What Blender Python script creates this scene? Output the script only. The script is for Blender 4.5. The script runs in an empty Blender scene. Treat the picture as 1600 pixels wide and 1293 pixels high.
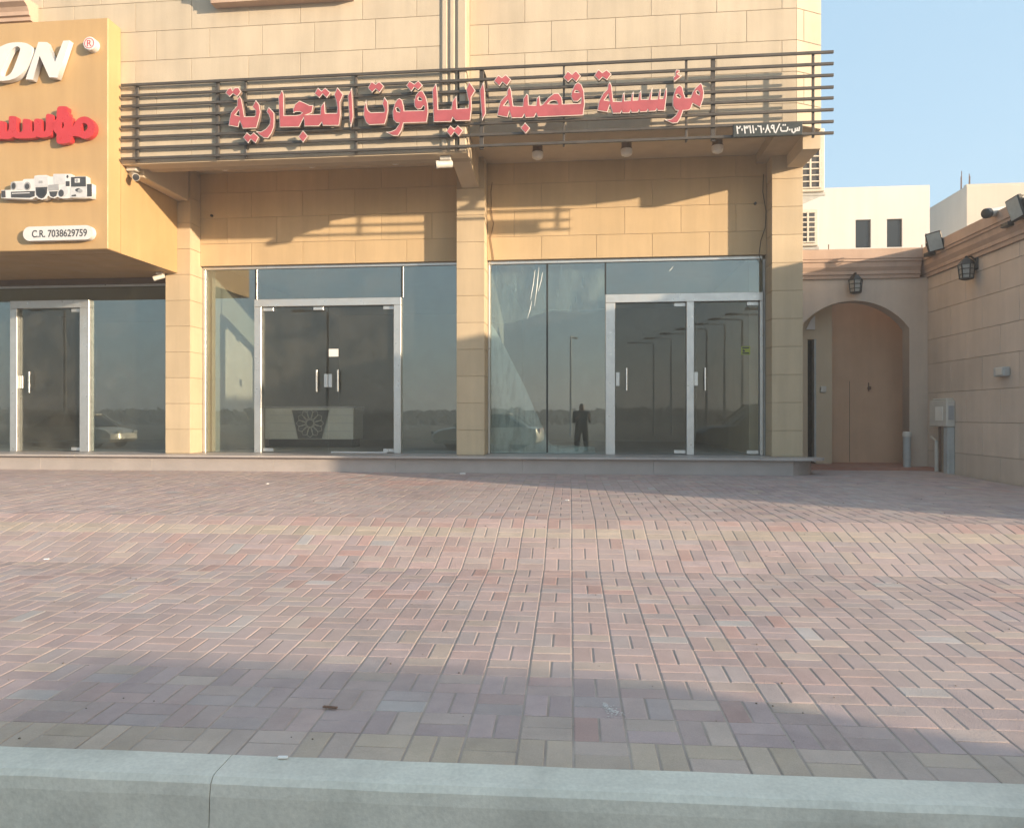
import bpy, bmesh, math, random
from math import radians, sin, cos, tan, pi, atan2, sqrt
from mathutils import Vector, Matrix, noise
random.seed(7)
S = bpy.context.scene
COL = S.collection

# ------------------------------------------------------------------ camera
YAW = radians(5.7)
FPX, CXP, HYP, EYE = 1150.0, 800.0, 648.0, 1.19       # focal length and horizon of the photo, eye height
cd = bpy.data.cameras.new('camera')
cam = bpy.data.objects.new('camera', cd)
COL.objects.link(cam)
cam.location = (0, 0, EYE)
cam.rotation_euler = (radians(90) + math.atan(1.5 / FPX), 0, YAW)
cd.sensor_width = 36
cd.lens = 36 * FPX / 1600
cd.clip_start, cd.clip_end = 0.05, 3000
S.camera = cam
# ------------------------------------------------------------------ sky, sun, exposure
SUN_AZ, SUN_EL = radians(62), radians(10.1)          # azimuth from the facade normal towards +X
sun_to = Vector((sin(SUN_AZ) * cos(SUN_EL), -cos(SUN_AZ) * cos(SUN_EL), sin(SUN_EL)))
W = bpy.data.worlds.new('World')
S.world = W
W.use_nodes = True
nt = W.node_tree
sky = nt.nodes.new('ShaderNodeTexSky')
sky.sky_type = 'NISHITA'
sky.sun_disc = False
sky.sun_elevation = SUN_EL
sky.sun_rotation = math.atan2(sun_to.x, sun_to.y)
sky.air_density = 1.0
sky.dust_density = 2.2
sky.ozone_density = 1.6
bg = nt.nodes['Background']
bg.inputs['Strength'].default_value = 0.145
hz = nt.nodes.new('ShaderNodeMix'); hz.data_type = 'RGBA'          # dusty Gulf air: the whole sky evenly paled
hz.inputs['Factor'].default_value = 0.6
hz.inputs['B'].default_value = (1.65, 2.4, 2.95, 1)
nt.links.new(sky.outputs[0], hz.inputs['A'])
nt.links.new(hz.outputs['Result'], bg.inputs['Color'])
sl = bpy.data.lights.new('sun', 'SUN')
sl.energy = 3.9
sl.angle = radians(0.8)
sl.color = (1.0, 0.79, 0.56)
so = bpy.data.objects.new('sun', sl)
COL.objects.link(so)
so.location = (20, -15, 12)
so.rotation_euler = (-sun_to).to_track_quat('-Z', 'Y').to_euler()
S.view_settings.view_transform = 'Standard'
S.view_settings.look = 'None'
S.view_settings.exposure = 1.36
S.view_settings.gamma = 1
S.view_settings.use_curve_mapping = False
S.render.engine = 'CYCLES'
HAZE = 0.0058
S.cycles.use_denoising = True
S.cycles.max_bounces = 10
S.cycles.transparent_max_bounces = 16
S.cycles.caustics_reflective = False
S.cycles.caustics_refractive = False

# ------------------------------------------------------------------ helpers
sT, cT = sin(YAW), cos(YAW)
def at(px, py, Y):
    """point on the vertical plane y=Y seen at photo pixel (px, py)"""
    u = (px - CXP) / FPX
    d = Y / (u * sT + cT)
    return Vector((d * (u * cT - sT), Y, EYE - (py - HYP) * d / FPX))
def atx(px, py, X):
    u = (px - CXP) / FPX
    d = X / (u * cT - sT)
    return Vector((X, d * (u * sT + cT), EYE - (py - HYP) * d / FPX))
def atz(px, py, Z):
    u = (px - CXP) / FPX
    d = (EYE - Z) * FPX / (py - HYP)
    return Vector((d * (u * cT - sT), d * (u * sT + cT), Z))

ORG = {}
def link(o, parent=None):
    COL.objects.link(o)
    if parent is not None:
        o.parent = parent
        o.matrix_parent_inverse = Matrix.Translation(-ORG.get(parent.name, Vector((0, 0, 0))))
    ORG[o.name] = Vector(o.location)
    return o
def tag(o, label=None, cat=None, group=None, kind=None):
    if label: o['label'] = label
    if cat: o['category'] = cat
    if group: o['group'] = group
    if kind: o['kind'] = kind
    return o
def thing(name, label, cat, loc=(0, 0, 0), group=None):
    o = bpy.data.objects.new(name, None)
    o.empty_display_size = 0.2
    o.location = loc
    link(o)
    return tag(o, label, cat, group)
def kids(o):
    return [c for c in bpy.data.objects if c.parent == o]
def dup(root, loc, label=None, rotz=None, group=None):
    r = root.copy(); COL.objects.link(r); r.location = loc; ORG[r.name] = Vector(loc)
    if rotz is not None: r.rotation_euler = (0, 0, rotz)
    if label: r['label'] = label
    if group: r['group'] = group
    for ch in kids(root):
        c = ch.copy(); COL.objects.link(c); c.parent = r
        for g in kids(ch):
            d = g.copy(); COL.objects.link(d); d.parent = c
    return r

class MB:
    """collects shapes into one mesh"""
    def __init__(s): s.v = []; s.f = []; s.m = []; s.mi = 0
    def add(s, vs, fs):
        o = len(s.v); s.v += [tuple(v) for v in vs]
        s.f += [tuple(i + o for i in f) for f in fs]; s.m += [s.mi] * len(fs); return s
    def box(s, x0, x1, y0, y1, z0, z1, ch=0.0, M=None):
        x0, x1 = min(x0, x1), max(x0, x1); y0, y1 = min(y0, y1), max(y0, y1); z0, z1 = min(z0, z1), max(z0, z1)
        if ch <= 0:
            vs = [Vector((x, y, z)) for x in (x0, x1) for y in (y0, y1) for z in (z0, z1)]
            fs = [(0, 1, 3, 2), (4, 6, 7, 5), (0, 4, 5, 1), (2, 3, 7, 6), (0, 2, 6, 4), (1, 5, 7, 3)]
        else:
            bm = bmesh.new()
            bmesh.ops.create_cube(bm, size=1)
            for v in bm.verts:
                v.co = Vector(((x0 + x1) / 2 + v.co.x * (x1 - x0), (y0 + y1) / 2 + v.co.y * (y1 - y0), (z0 + z1) / 2 + v.co.z * (z1 - z0)))
            bmesh.ops.bevel(bm, geom=bm.edges[:], offset=ch, segments=1, affect='EDGES', clamp_overlap=True)
            bm.verts.index_update()
            vs = [v.co.copy() for v in bm.verts]; fs = [tuple(v.index for v in f.verts) for f in bm.faces]
            bm.free()
        if M: vs = [M @ v for v in vs]
        return s.add(vs, fs)
    def tube(s, pts, r, n=8, caps=True):
        pts = [Vector(p) for p in pts]
        rs = r if isinstance(r, (list, tuple)) else [r] * len(pts)
        vs = []; up = None
        for i, p in enumerate(pts):
            t = (pts[min(i + 1, len(pts) - 1)] - pts[max(i - 1, 0)]).normalized()
            if up is None:
                up = Vector((0, 0, 1)) if abs(t.z) < 0.9 else Vector((1, 0, 0))
            a = t.cross(up).normalized(); b = a.cross(t).normalized(); up = b
            for k in range(n):
                w = 2 * pi * k / n
                vs.append(p + (a * cos(w) + b * sin(w)) * rs[i])
        fs = []
        for i in range(len(pts) - 1):
            for k in range(n):
                fs.append((i * n + k, i * n + (k + 1) % n, (i + 1) * n + (k + 1) % n, (i + 1) * n + k))
        if caps:
            fs.append(tuple(range(n - 1, -1, -1))); fs.append(tuple((len(pts) - 1) * n + k for k in range(n)))
        return s.add(vs, fs)
    def lathe(s, prof, c=(0, 0, 0), n=16, axis='z'):
        vs = []; c = Vector(c)
        for (r, z) in prof:
            for k in range(n):
                w = 2 * pi * k / n
                p = Vector((r * cos(w), r * sin(w), z))
                if axis == 'y': p = Vector((p.x, -p.z, p.y))
                if axis == 'x': p = Vector((-p.z, p.x, p.y))
                vs.append(c + p)
        fs = []
        for i in range(len(prof) - 1):
            for k in range(n):
                fs.append((i * n + k, i * n + (k + 1) % n, (i + 1) * n + (k + 1) % n, (i + 1) * n + k))
        if prof[0][0] > 1e-6: fs.append(tuple(range(n - 1, -1, -1)))
        if prof[-1][0] > 1e-6: fs.append(tuple((len(prof) - 1) * n + k for k in range(n)))
        return s.add(vs, fs)
    def prism(s, poly, a, b, axis='y'):
        """extrude 2-D poly between a and b; axis y: poly is (x,z); x: (y,z); z: (x,y)"""
        def P(p, t):
            return (p[0], t, p[1]) if axis == 'y' else ((t, p[0], p[1]) if axis == 'x' else (p[0], p[1], t))
        n = len(poly)
        vs = [P(p, a) for p in poly] + [P(p, b) for p in poly]
        fs = [tuple(range(n)), tuple(range(2 * n - 1, n - 1, -1))] + [(i, n + i, n + (i + 1) % n, (i + 1) % n) for i in range(n)]
        return s.add(vs, fs)
    def mesh(s, name, mats, smooth=False):
        me = bpy.data.meshes.new(name)
        me.from_pydata(s.v, [], s.f)
        mats = mats if isinstance(mats, (list, tuple)) else [mats]
        for m in mats: me.materials.append(m)
        if len(mats) > 1: me.polygons.foreach_set('material_index', s.m)
        bm = bmesh.new(); bm.from_mesh(me); bmesh.ops.recalc_face_normals(bm, faces=bm.faces[:]); bm.to_mesh(me); bm.free()
        if smooth:
            me.polygons.foreach_set('use_smooth', [True] * len(me.polygons))
            try: me.set_sharp_from_angle(angle=radians(40))
            except Exception: pass
        return me
    def build(s, name, mats, parent=None, smooth=False):
        return link(bpy.data.objects.new(name, s.mesh(name, mats, smooth)), parent)

def inst(name, me, loc, parent, rot=(0, 0, 0)):
    o = bpy.data.objects.new(name, me)
    o.location = loc; o.rotation_euler = rot
    return link(o, parent)

# ------------------------------------------------------------------ materials
def mat(name, col, var=0.12, scale=2.5, rough=0.8, bump=0.0, bscale=60.0, rnd=0.0, metal=0.0, streak=0.0, attr=None, spec=0.5, dust=0.0, grain=0.0, coat=0.0, stain=0.0):
    m = bpy.data.materials.new(name); m.use_nodes = True
    n, l = m.node_tree.nodes, m.node_tree.links
    b = n['Principled BSDF']
    b.inputs['Roughness'].default_value = rough
    b.inputs['Metallic'].default_value = metal
    b.inputs['Specular IOR Level'].default_value = spec
    if coat: b.inputs['Coat Weight'].default_value = coat
    geo = n.new('ShaderNodeNewGeometry'); pos = geo.outputs['Position']
    if attr:
        a = n.new('ShaderNodeAttribute'); a.attribute_name = attr; c = a.outputs['Color']
    else:
        r = n.new('ShaderNodeRGB'); r.outputs[0].default_value = (*col, 1); c = r.outputs[0]
    def mul(c, fac):
        x = n.new('ShaderNodeVectorMath'); x.operation = 'SCALE'
        l.new(c, x.inputs[0]); l.new(fac, x.inputs['Scale']); return x.outputs[0]
    def rng(v, lo, hi, a=0.3, b_=0.7):
        x = n.new('ShaderNodeMapRange'); x.inputs['From Min'].default_value = a; x.inputs['From Max'].default_value = b_
        x.inputs['To Min'].default_value = lo; x.inputs['To Max'].default_value = hi
        l.new(v, x.inputs['Value']); return x.outputs[0]
    def noi(sc, det=4, vec=None, ro=0.6):
        x = n.new('ShaderNodeTexNoise'); x.inputs['Scale'].default_value = sc; x.inputs['Detail'].default_value = det
        x.inputs['Roughness'].default_value = ro
        l.new(vec or pos, x.inputs['Vector']); return x.outputs['Fac']
    if var: c = mul(c, rng(noi(scale, 6), 1 - var, 1 + var))
    if grain: c = mul(c, rng(noi(bscale * 1.5, 3), 1 - grain, 1 + grain))
    if streak:
        mp = n.new('ShaderNodeMapping'); mp.inputs['Scale'].default_value = (5, 5, 0.45); l.new(pos, mp.inputs['Vector'])
        c = mul(c, rng(noi(1.0, 5, mp.outputs[0]), 1 - streak, 1 + streak * 0.4, 0.35, 0.65))
    if rnd:
        oi = n.new('ShaderNodeObjectInfo'); c = mul(c, rng(oi.outputs['Random'], 1 - rnd, 1 + rnd, 0, 1))
    if dust:
        mx = n.new('ShaderNodeMix'); mx.data_type = 'RGBA'
        l.new(rng(noi(0.9, 6), 0.0, dust, 0.38, 0.66), mx.inputs['Factor']); l.new(c, mx.inputs['A'])
        mx.inputs['B'].default_value = (0.47, 0.38, 0.345, 1); c = mx.outputs['Result']
    if stain: c = mul(c, rng(noi(0.55, 7, None, 0.7), 1 - stain, 1.0, 0.36, 0.5))
    l.new(c, b.inputs['Base Color'])
    if rough < 0.95 and var:
        l.new(rng(noi(scale * 3, 4), max(0.03, rough - 0.12), min(1, rough + 0.12)), b.inputs['Roughness'])
    if bump:
        bp = n.new('ShaderNodeBump'); bp.inputs['Strength'].default_value = bump; bp.inputs['Distance'].default_value = 0.01
        l.new(noi(bscale, 5), bp.inputs['Height']); l.new(bp.outputs[0], b.inputs['Normal'])
    return m

def glass_mat(name, tint, refl, rough=0.0, rtint=(1, 1, 1)):
    m = bpy.data.materials.new(name); m.use_nodes = True
    n, l = m.node_tree.nodes, m.node_tree.links
    for x in list(n):
        if x.type != 'OUTPUT_MATERIAL': n.remove(x)
    out = [x for x in n if x.type == 'OUTPUT_MATERIAL'][0]
    tr = n.new('ShaderNodeBsdfTransparent'); tr.inputs[0].default_value = (*tint, 1)
    gl = n.new('ShaderNodeBsdfGlossy'); gl.inputs['Color'].default_value = (*rtint, 1); gl.inputs['Roughness'].default_value = rough
    geo = n.new('ShaderNodeNewGeometry')
    nz = n.new('ShaderNodeTexNoise'); nz.inputs['Scale'].default_value = 0.8; nz.inputs['Detail'].default_value = 1
    l.new(geo.outputs['Position'], nz.inputs['Vector'])
    bp = n.new('ShaderNodeBump'); bp.inputs['Strength'].default_value = 0.05; bp.inputs['Distance'].default_value = 0.01
    l.new(nz.outputs['Fac'], bp.inputs['Height']); l.new(bp.outputs[0], gl.inputs['Normal'])
    dt = n.new('ShaderNodeVectorMath'); dt.operation = 'DOT_PRODUCT'; l.new(geo.outputs['Normal'], dt.inputs[0]); l.new(geo.outputs['Incoming'], dt.inputs[1])
    def mth(op, a, b_):
        x = n.new('ShaderNodeMath'); x.operation = op
        for i, q_ in enumerate((a, b_)):
            if isinstance(q_, (int, float)): x.inputs[i].default_value = q_
            elif q_ is not None: l.new(q_, x.inputs[i])
        return x.outputs[0]
    f5 = mth('POWER', mth('SUBTRACT', 1.0, mth('ABSOLUTE', dt.outputs['Value'], None)), 5.0)
    ad = n.new('ShaderNodeMath'); ad.operation = 'ADD'; ad.use_clamp = True
    l.new(mth('MULTIPLY', f5, 0.9), ad.inputs[0]); ad.inputs[1].default_value = refl
    mx = n.new('ShaderNodeMixShader'); l.new(ad.outputs[0], mx.inputs[0]); l.new(tr.outputs[0], mx.inputs[1]); l.new(gl.outputs[0], mx.inputs[2])
    # a thin film of street dust
    df = n.new('ShaderNodeBsdfDiffuse'); df.inputs[0].default_value = (0.45, 0.42, 0.36, 1)
    n2 = n.new('ShaderNodeTexNoise'); n2.inputs['Scale'].default_value = 3; n2.inputs['Detail'].default_value = 6
    l.new(geo.outputs['Position'], n2.inputs['Vector'])
    mr = n.new('ShaderNodeMapRange'); mr.inputs['From Min'].default_value = 0.4; mr.inputs['From Max'].default_value = 0.75
    mr.inputs['To Min'].default_value = 0.015; mr.inputs['To Max'].default_value = 0.06
    l.new(n2.outputs['Fac'], mr.inputs['Value'])
    m2 = n.new('ShaderNodeMixShader'); l.new(mr.outputs[0], m2.inputs[0]); l.new(mx.outputs[0], m2.inputs[1]); l.new(df.outputs[0], m2.inputs[2])
    l.new(m2.outputs[0], out.inputs[0])
    return m

def film_mat(name, col, alpha):
    m = bpy.data.materials.new(name); m.use_nodes = True
    n, l = m.node_tree.nodes, m.node_tree.links
    b = n['Principled BSDF']; b.inputs['Base Color'].default_value = (*col, 1); b.inputs['Roughness'].default_value = 0.35
    geo = n.new('ShaderNodeNewGeometry')
    nz = n.new('ShaderNodeTexNoise'); nz.inputs['Scale'].default_value = 5; nz.inputs['Detail'].default_value = 5
    mp = n.new('ShaderNodeMapping'); mp.inputs['Scale'].default_value = (3, 1, 0.6); l.new(geo.outputs['Position'], mp.inputs['Vector'])
    l.new(mp.outputs[0], nz.inputs['Vector'])
    mr = n.new('ShaderNodeMapRange'); mr.inputs['From Min'].default_value = 0.3; mr.inputs['From Max'].default_value = 0.75
    mr.inputs['To Min'].default_value = alpha * 0.62; mr.inputs['To Max'].default_value = alpha * 1.5
    l.new(nz.outputs['Fac'], mr.inputs['Value']); l.new(mr.outputs[0], b.inputs['Alpha'])
    return m

M = {}
M['stone'] = mat('cream_stone', (0.50, 0.42, 0.315), 0.07, 1.3, 0.85, 0.25, 90, rnd=0.05, streak=0.09, grain=0.03)
M['stone_low'] = mat('golden_stone', (0.57, 0.42, 0.245), 0.07, 1.3, 0.85, 0.25, 90, rnd=0.05, streak=0.08, grain=0.03)
M['stone_pier'] = mat('pier_stone', (0.54, 0.425, 0.28), 0.07, 1.3, 0.85, 0.25, 90, rnd=0.05, streak=0.09, grain=0.03)
M['stone_dark'] = mat('stone_joint', (0.44, 0.35, 0.245), 0.1, 4, 0.95)
M['wall_joint'] = mat('boundary_joint', (0.44, 0.36, 0.29), 0.1, 4, 0.95)
M['wall_stone'] = mat('boundary_stone', (0.57, 0.465, 0.375), 0.08, 1.5, 0.9, 0.3, 70, rnd=0.05, streak=0.07, grain=0.05)
M['cornice'] = mat('painted_cornice', (0.47, 0.335, 0.255), 0.08, 2, 0.85, 0.2, 60, streak=0.08)
M['warmed'] = mat('bounce_warmed_render', (0.62, 0.41, 0.27), 0.08, 1.5, 0.9, 0.2, 60, streak=0.06)  # warm bounce light in the passage is put into this render colour
M['render'] = mat('cream_render', (0.58, 0.47, 0.33), 0.06, 1.5, 0.9, 0.15, 80, streak=0.05)
M['yellow'] = mat('mustard_panel', (0.475, 0.31, 0.145), 0.06, 1.2, 0.6, 0.05, 30, streak=0.07)
M['bar'] = mat('brown_grey_steel', (0.085, 0.072, 0.06), 0.2, 6, 0.5, 0.05, 80, metal=0.3)
M['red'] = mat('faded_red_acrylic', (0.38, 0.085, 0.095), 0.16, 5, 0.4, 0.0)
M['trim'] = mat('pale_letter_trim', (0.72, 0.62, 0.55), 0.08, 8, 0.4)
M['letter_side'] = mat('letter_return', (0.28, 0.2, 0.16), 0.2, 8, 0.45, metal=0.4)
M['gloss_red'] = mat('bright_red_letter', (0.50, 0.035, 0.04), 0.06, 5, 0.35)
M['white'] = mat('white_letter', (0.64, 0.63, 0.62), 0.04, 5, 0.45)
M['offwhite'] = mat('offwhite_plastic', (0.56, 0.53, 0.47), 0.07, 5, 0.5)
M['dark'] = mat('dark_plastic', (0.03, 0.03, 0.032), 0.15, 8, 0.4)
M['grey_print'] = mat('grey_print', (0.33, 0.33, 0.34), 0.1, 20, 0.5)
M['ink'] = mat('dark_grey_ink', (0.055, 0.055, 0.06), 0.1, 10, 0.5)
M['plate'] = mat('dark_green_black_plate', (0.03, 0.036, 0.034), 0.15, 10, 0.5)
M['alu'] = mat('aluminium_frame', (0.62, 0.62, 0.60), 0.06, 6, 0.38, 0.02, 40, metal=0.75)
M['chrome'] = mat('polished_steel', (0.75, 0.75, 0.74), 0.03, 6, 0.18, metal=1.0)
M['seal'] = mat('black_silicone', (0.02, 0.022, 0.022), 0.1, 6, 0.5)
M['granite'] = mat('grey_granite', (0.40, 0.355, 0.33), 0.1, 3, 0.5, 0.05, 120, grain=0.22)
M['granite_top'] = mat('grey_granite_tread', (0.42, 0.385, 0.36), 0.1, 3, 0.45, 0.05, 120, grain=0.16, dust=0.3)
M['kerb'] = mat('painted_kerb_concrete', (0.66, 0.635, 0.545), 0.14, 2.2, 0.85, 0.22, 45, grain=0.08, dust=0.22, stain=0.14)
M['paver'] = mat('paver', (0.3, 0.2, 0.2), 0.10, 7, 0.9, 0.4, 140, attr='tint', grain=0.10, dust=0.6, stain=0.14)
M['bed'] = mat('joint_sand', (0.38, 0.315, 0.27), 0.25, 3, 0.95)
M['asphalt'] = mat('asphalt', (0.06, 0.058, 0.055), 0.25, 2, 0.9, 0.5, 90, dust=0.25)
M['desert'] = mat('sandy_ground', (0.15, 0.125, 0.095), 0.3, 0.3, 0.95, 0.3, 4)
M['redfloor'] = mat('red_floor_tile', (0.34, 0.14, 0.09), 0.15, 3, 0.7, 0.1, 50, dust=0.25)
M['white_wall'] = mat('white_painted_wall', (0.60, 0.585, 0.565), 0.04, 0.7, 0.9, 0.1, 20, streak=0.04)
M['cream_wall'] = mat('pale_cream_wall', (0.52, 0.46, 0.39), 0.04, 0.7, 0.9, 0.1, 20, streak=0.04)
M['black_glass'] = mat('dark_window_glass', (0.015, 0.018, 0.02), 0.1, 3, 0.08)
M['int_wall'] = mat('cream_interior_paint', (0.46, 0.435, 0.39), 0.06, 2, 0.8)
M['int_floor'] = mat('grey_floor_tile', (0.42, 0.42, 0.41), 0.06, 2, 0.4)
M['desk'] = mat('grey_laminate', (0.80, 0.78, 0.71), 0.05, 3, 0.4)
M['lantern'] = mat('dark_bronze', (0.055, 0.05, 0.045), 0.2, 10, 0.5, metal=0.5)
M['lamp_glass'] = mat('frosted_lamp_glass', (0.32, 0.31, 0.28), 0.06, 8, 0.3)
M['lamp_dome'] = mat('opal_dome', (0.75, 0.71, 0.64), 0.04, 8, 0.35)
M['lamp_base'] = mat('brown_lamp_base', (0.16, 0.11, 0.075), 0.1, 8, 0.5)
M['galv'] = mat('grey_pvc', (0.42, 0.43, 0.42), 0.12, 6, 0.55, streak=0.1)
M['rust'] = mat('rusty_steel', (0.16, 0.09, 0.06), 0.3, 12, 0.9)
M['green'] = mat('yellow_green_sticker', (0.34, 0.38, 0.05), 0.08, 10, 0.5)
M['paper'] = mat('white_paper', (0.78, 0.77, 0.74), 0.03, 10, 0.8)
M['glass'] = glass_mat('coated_window_glass', (0.80, 0.85, 0.83), 0.15, 0, (0.92, 0.98, 0.98))
M['glass_door'] = glass_mat('clear_door_glass', (0.92, 0.93, 0.91), 0.038, 0, (0.95, 1.0, 1.0))
M['film'] = film_mat('dusty_plastic_sheet', (0.80, 0.84, 0.83), 0.95)
M['film2'] = film_mat('thin_protective_film', (0.60, 0.66, 0.65), 0.26)
M['lens'] = mat('lamp_lens', (0.36, 0.38, 0.36), 0.08, 20, 0.15)

# ------------------------------------------------------------------ masonry
SLABS = {}
def slab_mesh(w, h, t, ch, m, name='stone_block'):
    """a stone with chamfered front edges, front facing -Y, origin at the centre of its back"""
    k = (round(w, 3), round(h, 3), round(t, 3), ch, m.name)
    if k in SLABS: return SLABS[k]
    b = MB(); a, c = w / 2, h / 2
    vs = [(sx * a, 0, sz * c) for sx, sz in ((-1, -1), (1, -1), (1, 1), (-1, 1))]
    vs += [(sx * a, -t + ch * 0.7, sz * c) for sx, sz in ((-1, -1), (1, -1), (1, 1), (-1, 1))]
    vs += [(sx * (a - ch), -t, sz * (c - ch)) for sx, sz in ((-1, -1), (1, -1), (1, 1), (-1, 1))]
    fs = [(8, 9, 10, 11)]
    for i in range(4):
        j = (i + 1) % 4
        fs += [(i, j, 4 + j, 4 + i), (4 + i, 4 + j, 8 + j, 8 + i)]
    b.add(vs, fs)
    SLABS[k] = b.mesh(name, m)
    return SLABS[k]
def stones(parent, rows, y, t=0.009, gap=0.0055, m=None, ch=0.003):
    """rows: (z0, z1, [x joints]) set in the plane y, facing -Y"""
    for z0, z1, xs in rows:
        for a, b in zip(xs[:-1], xs[1:]):
            if b - a < 0.02: continue
            inst('stone_block', slab_mesh(b - a - gap, z1 - z0 - gap, t, ch, m or M['stone']), ((a + b) / 2, y, (z0 + z1) / 2), parent)

# ------------------------------------------------------------------ ground, road, pavement
b = MB(); b.box(-400, 400, -400, 400, -2.0, -0.6)
tag(b.build('ground', M['desert']), kind='structure')
PHI = radians(1.2)
uV, vV = Vector((cos(PHI), sin(PHI), 0)), Vector((-sin(PHI), cos(PHI), 0))
P0 = atz(800, 1195, 0.0)
def pv(u, v, z): return P0 + uV * u + vV * v + Vector((0, 0, z))
PIT = 0.197
V1 = 14 * PIT; RUN = 0.958; RISE = 0.225; Z1 = 0.085; V2 = V1 + RUN
def gz(v):
    if v < V1: return Z1 * v / V1
    if v < V2: return Z1 + RISE * (v - V1) / RUN
    return Z1 + RISE + 0.045 * (v - V2) / 4.4
def quad_sheet(name, us, vs_, zf, m, dz=0.0):
    q = MB(); n = len(vs_)
    q.add([pv(u, v, zf(v) + dz) for u in us for v in vs_], [(i * n + j, (i + 1) * n + j, (i + 1) * n + j + 1, i * n + j + 1) for i in range(len(us) - 1) for j in range(n - 1)])
    return q.build(name, m)
road = MB()
road.add([pv(-60, -0.17, -0.215), pv(60, -0.17, -0.215), pv(60, -14, -0.215), pv(-60, -14, -0.215)], [(0, 1, 2, 3)])
road.add([pv(-60, -0.17, -0.215), pv(60, -0.17, -0.215), pv(60, -0.17, -1), pv(-60, -0.17, -1)], [(0, 1, 2, 3)])
road.add([pv(-60, -14, -0.215), pv(60, -14, -0.215), pv(60, -14.4, -0.7), pv(-60, -14.4, -0.7)], [(0, 1, 2, 3)])
tag(road.build('road', M['asphalt']), kind='structure')
ULEFT, URIGHT = -11.5, 5.6
pave = quad_sheet('pavement', [ULEFT, URIGHT], [0.0, V1, V2, 9.6], gz, M['bed'], -0.0032)
tag(pave, kind='structure')
PAL = {'mauve': (0.415, 0.318, 0.308), 'grey': (0.40, 0.335, 0.325), 'brown': (0.425, 0.325, 0.30), 'rose': (0.445, 0.318, 0.295),
       'red': (0.455, 0.29, 0.258), 'tan': (0.472, 0.378, 0.322), 'yellow': (0.455, 0.375, 0.295), 'sand': (0.45, 0.355, 0.318), 'pale': (0.445, 0.41, 0.395), 'edge': (0.47, 0.378, 0.288), 'straw': (0.485, 0.392, 0.31)}
PMESH = {}
def paver_shape(long_u, l=0.1955, w=0.096, bev=0.004):
    a, c = ((l - 0.0065) / 2, (w - 0.002) / 2) if long_u else ((w - 0.006) / 2, (l - 0.002) / 2)
    vs = [(sx * a, sy * c, -0.05) for sx, sy in ((-1, -1), (1, -1), (1, 1), (-1, 1))]
    vs += [(sx * a, sy * c, -0.002) for sx, sy in ((-1, -1), (1, -1), (1, 1), (-1, 1))]
    vs += [(sx * (a - bev), sy * (c - bev), 0) for sx, sy in ((-1, -1), (1, -1), (1, 1), (-1, 1))]
    fs = [(8, 9, 10, 11)]
    for i in range(4):
        j = (i + 1) % 4
        fs += [(i, j, 4 + j, 4 + i), (4 + i, 4 + j, 8 + j, 8 + i)]
    return vs, fs
def paver_mesh(long_u, ck, var):
    k = (long_u, ck, var)
    if k not in PMESH:
        vs, fs = paver_shape(long_u)
        me = bpy.data.meshes.new('paver'); me.from_pydata(vs, [], fs); me.materials.append(M['paver'])
        ca = me.color_attributes.new('tint', 'FLOAT_COLOR', 'POINT')
        f = 0.9 + 0.1 * var
        for d in ca.data: d.color = (*[x * f for x in PAL[ck]], 1)
        PMESH[k] = me
    return PMESH[k]
rp = random.Random(11)
def pick(row, ramp, u, v, long_u, second):
    nz = noise.noise(Vector((u * 0.55 + 3, v * 0.55, 1.3)))
    redz = max(0, 1 - ((u + 0.9) / 1.7) ** 2 - ((v - 3.0) / 1.6) ** 2) * 0.7 + (0.25 if nz > 0.2 else 0)
    if -2.1 < u < -0.9 and 6.25 < v < 6.85: return rp.choice(['red', 'red', 'rose'])
    if row == 0: return rp.choice(['edge', 'edge', 'straw', 'tan'])
    if ramp == 1: return rp.choice(['straw', 'yellow', 'tan', 'straw'])
    if ramp == 0: return rp.choice(['rose', 'rose', 'red', 'brown'])
    x = rp.random()
    if long_u and not second and x < 0.5: return rp.choice(['tan', 'tan', 'sand', 'sand', 'rose'])
    if x < redz: return rp.choice(['rose', 'red', 'rose', 'brown'])
    if x > 0.985: return 'pale'
    return rp.choice(['mauve', 'mauve', 'brown', 'grey', 'mauve', 'brown', 'rose', 'mauve', 'grey', 'tan' if rp.random() < 0.3 else 'mauve'])
cells = []
ncol = int((URIGHT - ULEFT) / PIT)
nrows = [(0, 14, 0.0, V1), (14, 19, V1, V2), (19, 46, V2, V2 + 27 * PIT)]
stuffb = []; single = []
for c in range(ncol):
    u = ULEFT + (c + 0.5) * PIT + 0.085
    for r0, r1, va, vb in nrows:
        for r in range(r0, r1):
            v = va + (r - r0 + 0.5) * (vb - va) / (r1 - r0)
            if v > 7.5 and pv(u, v, 0).x < 3.1 and pv(u, v, 0).y > 10.75: continue
            if pv(u, v, 0).x > 5.35 or pv(u, v, 0).y > 11.75: continue
            ramp = (18 - r) if 14 <= r < 19 else None
            pair = (c + r) % 2 == 0
            for s in (0, 1):
                lu = not pair
                uu, vv = (u, v + (s - 0.5) * PIT / 2 * ((vb - va) / (r1 - r0) / PIT)) if lu else (u + (s - 0.5) * PIT / 2, v)
                ck = pick(r, ramp, uu, vv, lu, s == 0)
                p = pv(uu, vv, gz(vv) + rp.uniform(-0.0009, 0.0009))
                tilt = (rp.gauss(0, 0.003), rp.gauss(0, 0.003))
                slope = math.atan2(gz(vv + 0.01) - gz(vv - 0.01), 0.02)
                px = CXP + FPX * (p.x * cT + p.y * sT) / (-p.x * sT + p.y * cT)
                inview = -30 < px < 1630
                it = (vv if inview else 99 + vv, uu, p, lu, ck, rp.choice([0, 0.5, 1, 1.5, 2]), (slope + tilt[0], tilt[1], PHI + rp.gauss(0, 0.004)))
                single.append(it)
single.sort(key=lambda t: (t[0], abs(t[1])))
for it in single[:300]:
    inst('paver', paver_mesh(it[3], it[4], it[5]), it[2], pave, it[6])
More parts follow.
